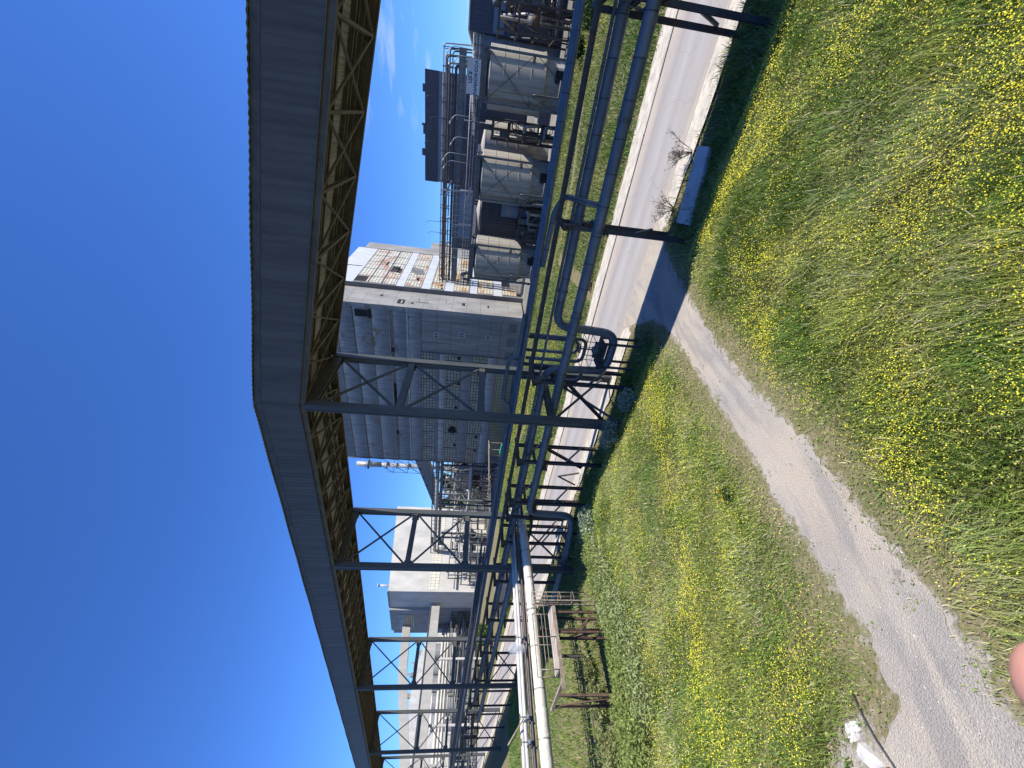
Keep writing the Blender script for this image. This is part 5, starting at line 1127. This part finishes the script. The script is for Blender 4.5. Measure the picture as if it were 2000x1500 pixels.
# grey / cream tower at the left
t = thing('cream_tower', 'cream concrete tower building with a long sunlit wall and a stepped shaded end', 'building', (-138, 76, 0))
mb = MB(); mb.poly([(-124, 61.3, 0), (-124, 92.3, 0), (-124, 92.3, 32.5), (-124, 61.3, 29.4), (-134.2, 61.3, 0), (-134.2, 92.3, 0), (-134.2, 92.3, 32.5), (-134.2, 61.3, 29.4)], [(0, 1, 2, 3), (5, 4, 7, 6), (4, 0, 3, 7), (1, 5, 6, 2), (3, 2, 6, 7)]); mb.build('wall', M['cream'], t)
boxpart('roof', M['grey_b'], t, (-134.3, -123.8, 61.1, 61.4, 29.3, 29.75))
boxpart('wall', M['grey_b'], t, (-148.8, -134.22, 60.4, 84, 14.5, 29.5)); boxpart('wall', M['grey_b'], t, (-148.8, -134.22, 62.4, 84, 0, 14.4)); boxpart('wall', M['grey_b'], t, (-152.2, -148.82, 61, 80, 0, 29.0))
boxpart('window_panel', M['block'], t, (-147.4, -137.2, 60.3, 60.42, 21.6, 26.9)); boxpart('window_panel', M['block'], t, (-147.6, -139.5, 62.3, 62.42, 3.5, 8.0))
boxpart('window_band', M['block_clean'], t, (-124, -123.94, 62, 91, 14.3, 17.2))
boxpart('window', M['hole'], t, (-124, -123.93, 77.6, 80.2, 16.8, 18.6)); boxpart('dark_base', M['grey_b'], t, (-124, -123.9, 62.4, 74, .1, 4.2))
mb = MB(); mb.tube([(-126, 64, 29), (-126, 64, 33.2)], .3, 8); mb.tube([(-126, 64, 33.0), (-126, 64, 33.3)], .6, 8); mb.build('roof_vent', M['white'], t)
mb = MB(); mb.tube(fillet([(-123.2, 70, 5.0), (-123.2, 70, 9.5), (-123.2, 62, 9.5)], .8), .25, 8); mb.build('drain_pipe', M['pipe_l'], t)
t = thing('bent_duct', 'big grey bent duct in front of the cream tower wall', 'duct', (-120, 76, 5))
mb = MB(); mb.tube(fillet([(-119.5, 79.5, 5.0), (-119.5, 79.5, 14.8), (-119.5, 73.6, 14.8), (-119.5, 73.6, 13)], 2.2, 8), .85, 16); mb.tube([(-119.5, 79.4, 5), (-119.5, 79.4, 12)], 1.0, 16); mb.build('duct_shell', M['pipe_l'], t)
for k, (y, lab) in enumerate([(76.5, 'small sunlit equipment cabin under the bent duct'), (71.5, 'small sunlit equipment cabin left of the bent duct')]):
    t = thing('equipment_cabin', lab, 'cabin', (-118, y, 0), 'cabins by the bent duct'); boxpart('wall', M['cream'], t, (-118.6, -116, y - 1.6, y + 1.6, 0, 9.0)); boxpart('window', M['hole'], t, (-116, -115.95, y - 1.0, y + .9, 6.4, 7.6), (-116, -115.95, y - 1.0, y + .9, 3.4, 4.6)); boxpart('ledge', M['grey_b'], t, (-116, -115.5, y - 1.7, y + 1.7, 5.2, 5.45))
# pale conveyors
t = thing('pale_conveyor', 'pale flat sided conveyor gallery running left from the cream tower, lower of the two', 'conveyor', (-132, 30, 14), 'pale conveyors')
boxpart('wall', M['gal_l'], t, (-133.1, -131, -30, 60.3, 13.5, 16.3)); boxpart('roof', M['metal_dk'], t, (-133.3, -130.8, -30, 60.3, 16.3, 16.5)); beams('column', M['white'], t, [((-132, y, 0), (-132, y, 13.45), .55) for y in (46, 31, 14, -4)])
t = thing('pale_conveyor', 'pale conveyor gallery sloping down to the left from the tower top, upper of the two', 'conveyor', (-146, 30, 22), 'pale conveyors')
mb = MB()
for (ya, za, yb, zc_) in ((60.3, 24.3, 47.5, 23.4), (47.5, 23.4, 25, 18.8), (25, 18.8, -30, 9.0)):
    mb.poly([(-145, ya, za - 1.25), (-145, yb, zc_ - 1.25), (-145, yb, zc_ + 1.35), (-145, ya, za + 1.35), (-147.2, ya, za - 1.25), (-147.2, yb, zc_ - 1.25), (-147.2, yb, zc_ + 1.35), (-147.2, ya, za + 1.35)], [(0, 3, 2, 1), (4, 5, 6, 7), (3, 7, 6, 2), (0, 1, 5, 4)])
mb.build('wall', M['gal_l'], t)
beams('column', M['gal_l'], t, [((-146, 44, 0), (-146, 44, 21.2), .6), ((-146, 26, 0), (-146, 26, 17.6), .6)])
# silos and the white domed store behind
for k, y in enumerate([62.5, 57.2, 51.9, 46.6, 41.3]):
    t = thing('round_silo', ['grey round silo farthest right in the row under the pale conveyors', 'second grey round silo from the right in the row', 'middle grey round silo of the row', 'fourth grey round silo from the right in the row', 'leftmost grey round silo of the row'][k], 'silo', (-172, y, 0), 'row of round silos')
    mb = MB(); mb.lathe((-172, y, 0), [(2.5, 0), (2.5, 15.0 - .3 * k)], 24); mb.build('shell', M['pipe_l'], t)
    mb = MB(); mb.lathe((-172, y, 0), [(2.55, 15.0 - .3 * k), (.05, 16.3 - .3 * k)], 24); mb.build('roof', M['white'], t)
t = thing('white_store', 'white sloping roofed store with rusty gear on its ridge, far left', 'building', (-200, 60, 0))
mb = MB(); pr = [(80, 0), (80, 18), (74, 19.5), (64, 22.6), (52, 23.4), (40, 21.5), (25, 19.5), (25, 0)]
mb.poly([(-192, y, z) for y, z in pr] + [(-215, y, z) for y, z in pr], [tuple(range(8)), tuple(range(15, 7, -1))] + [(i, 8 + i, 8 + (i + 1) % 8, (i + 1) % 8) for i in range(8)]); mb.build('wall', M['white'], t)
for y, z, h in ((66, 22, 2.5), (62, 23, 3), (58, 23, 4.2), (55, 23.2, 3.2), (47, 22.6, 2.4), (42, 21.8, 2.6), (70, 20.5, 2.2)): mb = MB(); mb.beam((-193, y, z - .5), (-193, y, z + h), .3); mb.beam((-193, y, z + h * .6), (-193, y - 2.5, z + h * .6), .25); mb.box(-194, -192.5, y - 1, y + .4, z, z + h * .45); mb.build('roof_gear', M['rust_pale'], t)
t = thing('long_shed', 'long grey shed with a strip window low behind the pipe rack at the left', 'building', (-155, 25, 0))
boxpart('wall', M['grey_b'], t, (-162, -158, 10, 66, 0, 6.6)); boxpart('window', M['glass'], t, (-158, -157.94, 14, 64, 3.5, 5.0)); boxpart('roof', M['white'], t, (-162.3, -157.7, 9.8, 66.2, 6.6, 6.8))
t = thing('low_wall', 'low grey concrete wall beside the road far left', 'wall', (-70, 31, 0)); t['kind'] = 'thing'; boxpart('panel', M['concrete'], t, (-72, -56, 31.4, 31.7, -.1, 2.2), (-72, -71.7, 31.7, 37, -.1, 2.2))
t = thing('low_building', 'shaded concrete building low under the walkway bridge', 'building', (-95, 95, 0)); boxpart('wall', M['grey_b'], t, (-118, -76, 92, 100, 0, 12)); boxpart('window', M['hole'], t, (-112, -104, 91.9, 92, 3, 6), (-96, -88, 91.9, 92, 3, 6), (-100, -84, 91.9, 92, 8, 10)); boxpart('parapet', M['concrete'], t, (-118.2, -75.8, 91.8, 100, 12, 12.5))
mb = MB(); mb.tube([(-73, 78, 9.5), (-84, 77.5, 7.2), (-98, 77, 6.8), (-108, 76.5, 7.4)], .45, 12); solo('sagging_pipe', mb, M['pipe_w'], 'long sagging pale pipe low left of the block building', 'pipe', (-90, 77, 7))
# rusty loading frame with a green cover before the block building
t = thing('loading_frame', 'rusty slanting loading frame with a pale sheet at the foot of the block building', 'frame', (-65, 60, 0))
mb = MB(); mb.poly([(-58.5, 59, 4.4), (-71, 59, 3.2), (-71, 61.5, 3.4), (-58.5, 61.5, 4.6), (-58.5, 59, 4.25), (-71, 59, 3.05), (-71, 61.5, 3.25), (-58.5, 61.5, 4.45)], [(0, 3, 2, 1), (4, 5, 6, 7), (0, 1, 5, 4), (1, 2, 6, 5), (2, 3, 7, 6), (3, 0, 4, 7)]); mb.build('roof_sheet', M['rust_pale'], t)
mb = MB()
for x in (-59, -63, -67, -70.8):
    for y in (59.2, 61.3): mb.beam((x, y, 0), (x, y, 4.), .14)
for xa, xb in ((-59, -63), (-63, -67), (-67, -70.8)): mb.beam((xa, 59.2, .3), (xb, 59.2, 3.4), .1); mb.beam((xa, 59.2, 2.), (xb, 59.2, 2.), .1)
mb.build('post', M['rust_pale'], t)
t = thing('green_cover', 'small bright green tarpaulin cover beside the loading frame', 'tarpaulin', (-58, 58, 0)); mb = MB(); mb.poly([(-56.6, 58, 0), (-59.6, 58, 0), (-59.6, 59, 0), (-56.6, 59, 0), (-56.8, 58.2, 2.0), (-59.4, 58.2, 2.1), (-59.4, 58.9, 2.2), (-56.8, 58.9, 2.0)], [(4, 5, 6, 7), (0, 1, 5, 4), (1, 2, 6, 5), (2, 3, 7, 6), (3, 0, 4, 7)]); mb.build('cover', M['green'], t)
# crossing pale pipes over the verge left of the second portal
for k, (p, q, lab) in enumerate([((-29.5, 26, 3.2), (-45, 42, 3.4), 'right one of two pale pipes crossing the road verge behind the rack'), ((-31.5, 26.5, 3.2), (-49, 44, 3.5), 'left one of two pale pipes crossing the road verge behind the rack')]): pass

# ------------------------------------------------------------------ fingertip at the lens edge

def cam_pt(r, d, f):
    return Vector((0, 0, 10)) + Vector((.81189949, .57900131, .07467734)) * r + Vector((.12703938, -.05037383, -.99061772)) * d + Vector((-.56980718, .81376898, -.11445445)) * f
m, nt, b = new_mat('skin'); c = mix(nt, noise_fac(nt, (1, 1, 1), 60., 4), (.60, .30, .22), (.50, .22, .16)); L(nt, c, b.inputs['Base Color']); b.inputs['Roughness'].default_value = .5
b.inputs['Subsurface Weight'].default_value = .15; b.inputs['Subsurface Radius'].default_value = (.004, .0015, .001); M['skin'] = m
J = [(-.052, .205, .012, .026), (-.054, .165, .020, .023), (-.056, .150, .034, .0115), (-.056, .128, .056, .0098), (-.0555, .106, .067, .0098), (-.055, .0930, .0705, .0096),   # index
     (-.033, .150, .030, .0115), (-.028, .128, .046, .0098), (-.026, .140, .062, .0088), (-.026, .152, .058, .0075),
     (-.012, .158, .024, .011), (-.006, .138, .038, .0092), (-.004, .150, .052, .0084), (-.004, .162, .046, .0072),
     (.006, .170, .016, .0095), (.013, .152, .028, .008), (.014, .162, .040, .0072), (.014, .172, .034, .0062),
     (-.078, .190, .022, .013), (-.088, .166, .034, .0105), (-.090, .146, .044, .0088), (-.020, .190, .012, .024),
     (-.045, .245, -.01, .024), (-.03, .36, -.08, .036)]
E = [(22, 0), (0, 1), (1, 2), (2, 3), (3, 4), (4, 5), (1, 6), (6, 7), (7, 8), (8, 9), (21, 10), (10, 11), (11, 12), (12, 13), (21, 14), (14, 15), (15, 16), (16, 17), (0, 18), (18, 19), (19, 20), (0, 21), (22, 23)]
me = bpy.data.meshes.new('hand'); base = cam_pt(-.045, .245, -.01)
me.from_pydata([cam_pt(r, d, f) - base for r, d, f, q in J], E, [])
me.materials.append(m); h = bpy.data.objects.new('person_hand', me); COL.objects.link(h); h.location = base
md = h.modifiers.new('skin', 'SKIN'); md.use_smooth_shade = True
for v, (r, d, f, q) in zip(me.skin_vertices[0].data, J): v.radius = (q, q)
me.skin_vertices[0].data[22].use_root = True
sb_ = h.modifiers.new('s', 'SUBSURF'); sb_.levels = 2; sb_.render_levels = 2
tag(h, 'pink blurred fingertip of a hand poking in at the lens edge', 'person')

# ------------------------------------------------------------------ sun, sky, camera
AZ, EL = R(7.4), R(54)
sd = Vector((math.cos(AZ) * math.cos(EL), math.sin(AZ) * math.cos(EL), math.sin(EL)))
l = bpy.data.lights.new('sun', 'SUN'); l.energy = 5.0; l.angle = R(.53); l.color = (1., .955, .89)
o = bpy.data.objects.new('sun', l); COL.objects.link(o); o.rotation_euler = sd.to_track_quat('Z', 'Y').to_euler(); o.location = sd * 100
w = bpy.data.worlds.new('World'); S.world = w; w.use_nodes = True; nt = w.node_tree; bg = nt.nodes['Background']
sk = N(nt, 'ShaderNodeTexSky'); sk.sky_type = 'NISHITA'; sk.sun_disc = False; sk.sun_elevation = EL; sk.sun_rotation = PI / 2 - AZ
sk.altitude = 300; sk.air_density = 1.0; sk.dust_density = .35; sk.ozone_density = 2.6
tc = N(nt, 'ShaderNodeTexCoord'); mp = N(nt, 'ShaderNodeMapping'); mp.inputs['Scale'].default_value = (6, 2.2, 34); mp.inputs['Rotation'].default_value = (.0, .0, .5); L(nt, tc.outputs['Generated'], mp.inputs[0])
nz = N(nt, 'ShaderNodeTexNoise'); nz.inputs['Scale'].default_value = 1.; nz.inputs['Detail'].default_value = 7; nz.inputs['Roughness'].default_value = .6; L(nt, mp.outputs[0], nz.inputs['Vector'])
mr = N(nt, 'ShaderNodeMapRange'); mr.inputs['From Min'].default_value = .54; mr.inputs['From Max'].default_value = 1.0; L(nt, nz.outputs['Fac'], mr.inputs['Value'])
# cirrus only in a patch of sky low over the tanks (world direction)
dt = N(nt, 'ShaderNodeVectorMath', operation='DOT_PRODUCT'); cd = Vector(((.0595, .987, .1495))).normalized(); dt.inputs[1].default_value = cd; L(nt, tc.outputs['Generated'], dt.inputs[0])
ms = N(nt, 'ShaderNodeMapRange', interpolation_type='SMOOTHSTEP'); ms.inputs['From Min'].default_value = math.cos(R(11)); ms.inputs['From Max'].default_value = math.cos(R(2)); L(nt, dt.outputs['Value'], ms.inputs['Value'])
mx = N(nt, 'ShaderNodeMix', data_type='RGBA'); L(nt, math_n(nt, 'MULTIPLY', mr.outputs[0], ms.outputs[0]), mx.inputs[0]); gm = N(nt, 'ShaderNodeMix', data_type='RGBA', blend_type='MULTIPLY'); gm.inputs[0].default_value = 1.; L(nt, sk.outputs[0], gm.inputs[6]); gm.inputs[7].default_value = (.48, .89, 1.67, 1)
L(nt, gm.outputs[2], mx.inputs[6]); mx.inputs[7].default_value = (7, 7.6, 8.2, 1)
L(nt, mx.outputs[2], bg.inputs['Color']); bg.inputs['Strength'].default_value = .078

cam = bpy.data.cameras.new('camera'); co = bpy.data.objects.new('camera', cam); COL.objects.link(co)
cam.sensor_fit = 'HORIZONTAL'; cam.sensor_width = 36; cam.lens = 751 / 2000 * 36; cam.clip_start = .01; cam.clip_end = 9000
co.matrix_world = Matrix(((0.1270394,0.8118995,0.5698072,0.0),(-0.0503738,0.5790013,-0.8137690,0.0),(-0.9906177,0.0746773,0.1144544,10.0),(0,0,0,1)))
cam.dof.use_dof = True; cam.dof.focus_distance = 30; cam.dof.aperture_fstop = 20
S.camera = co
S.view_settings.view_transform = 'Standard'; S.view_settings.look = 'None'; S.view_settings.exposure = .66; S.view_settings.gamma = 1.; S.view_settings.use_curve_mapping = False
S.cycles.max_bounces = 6; S.cycles.diffuse_bounces = 2; S.cycles.glossy_bounces = 2; S.cycles.transparent_max_bounces = 6; S.cycles.volume_bounces = 1
S.cycles.use_denoising = True; S.cycles.sample_clamp_indirect = 6
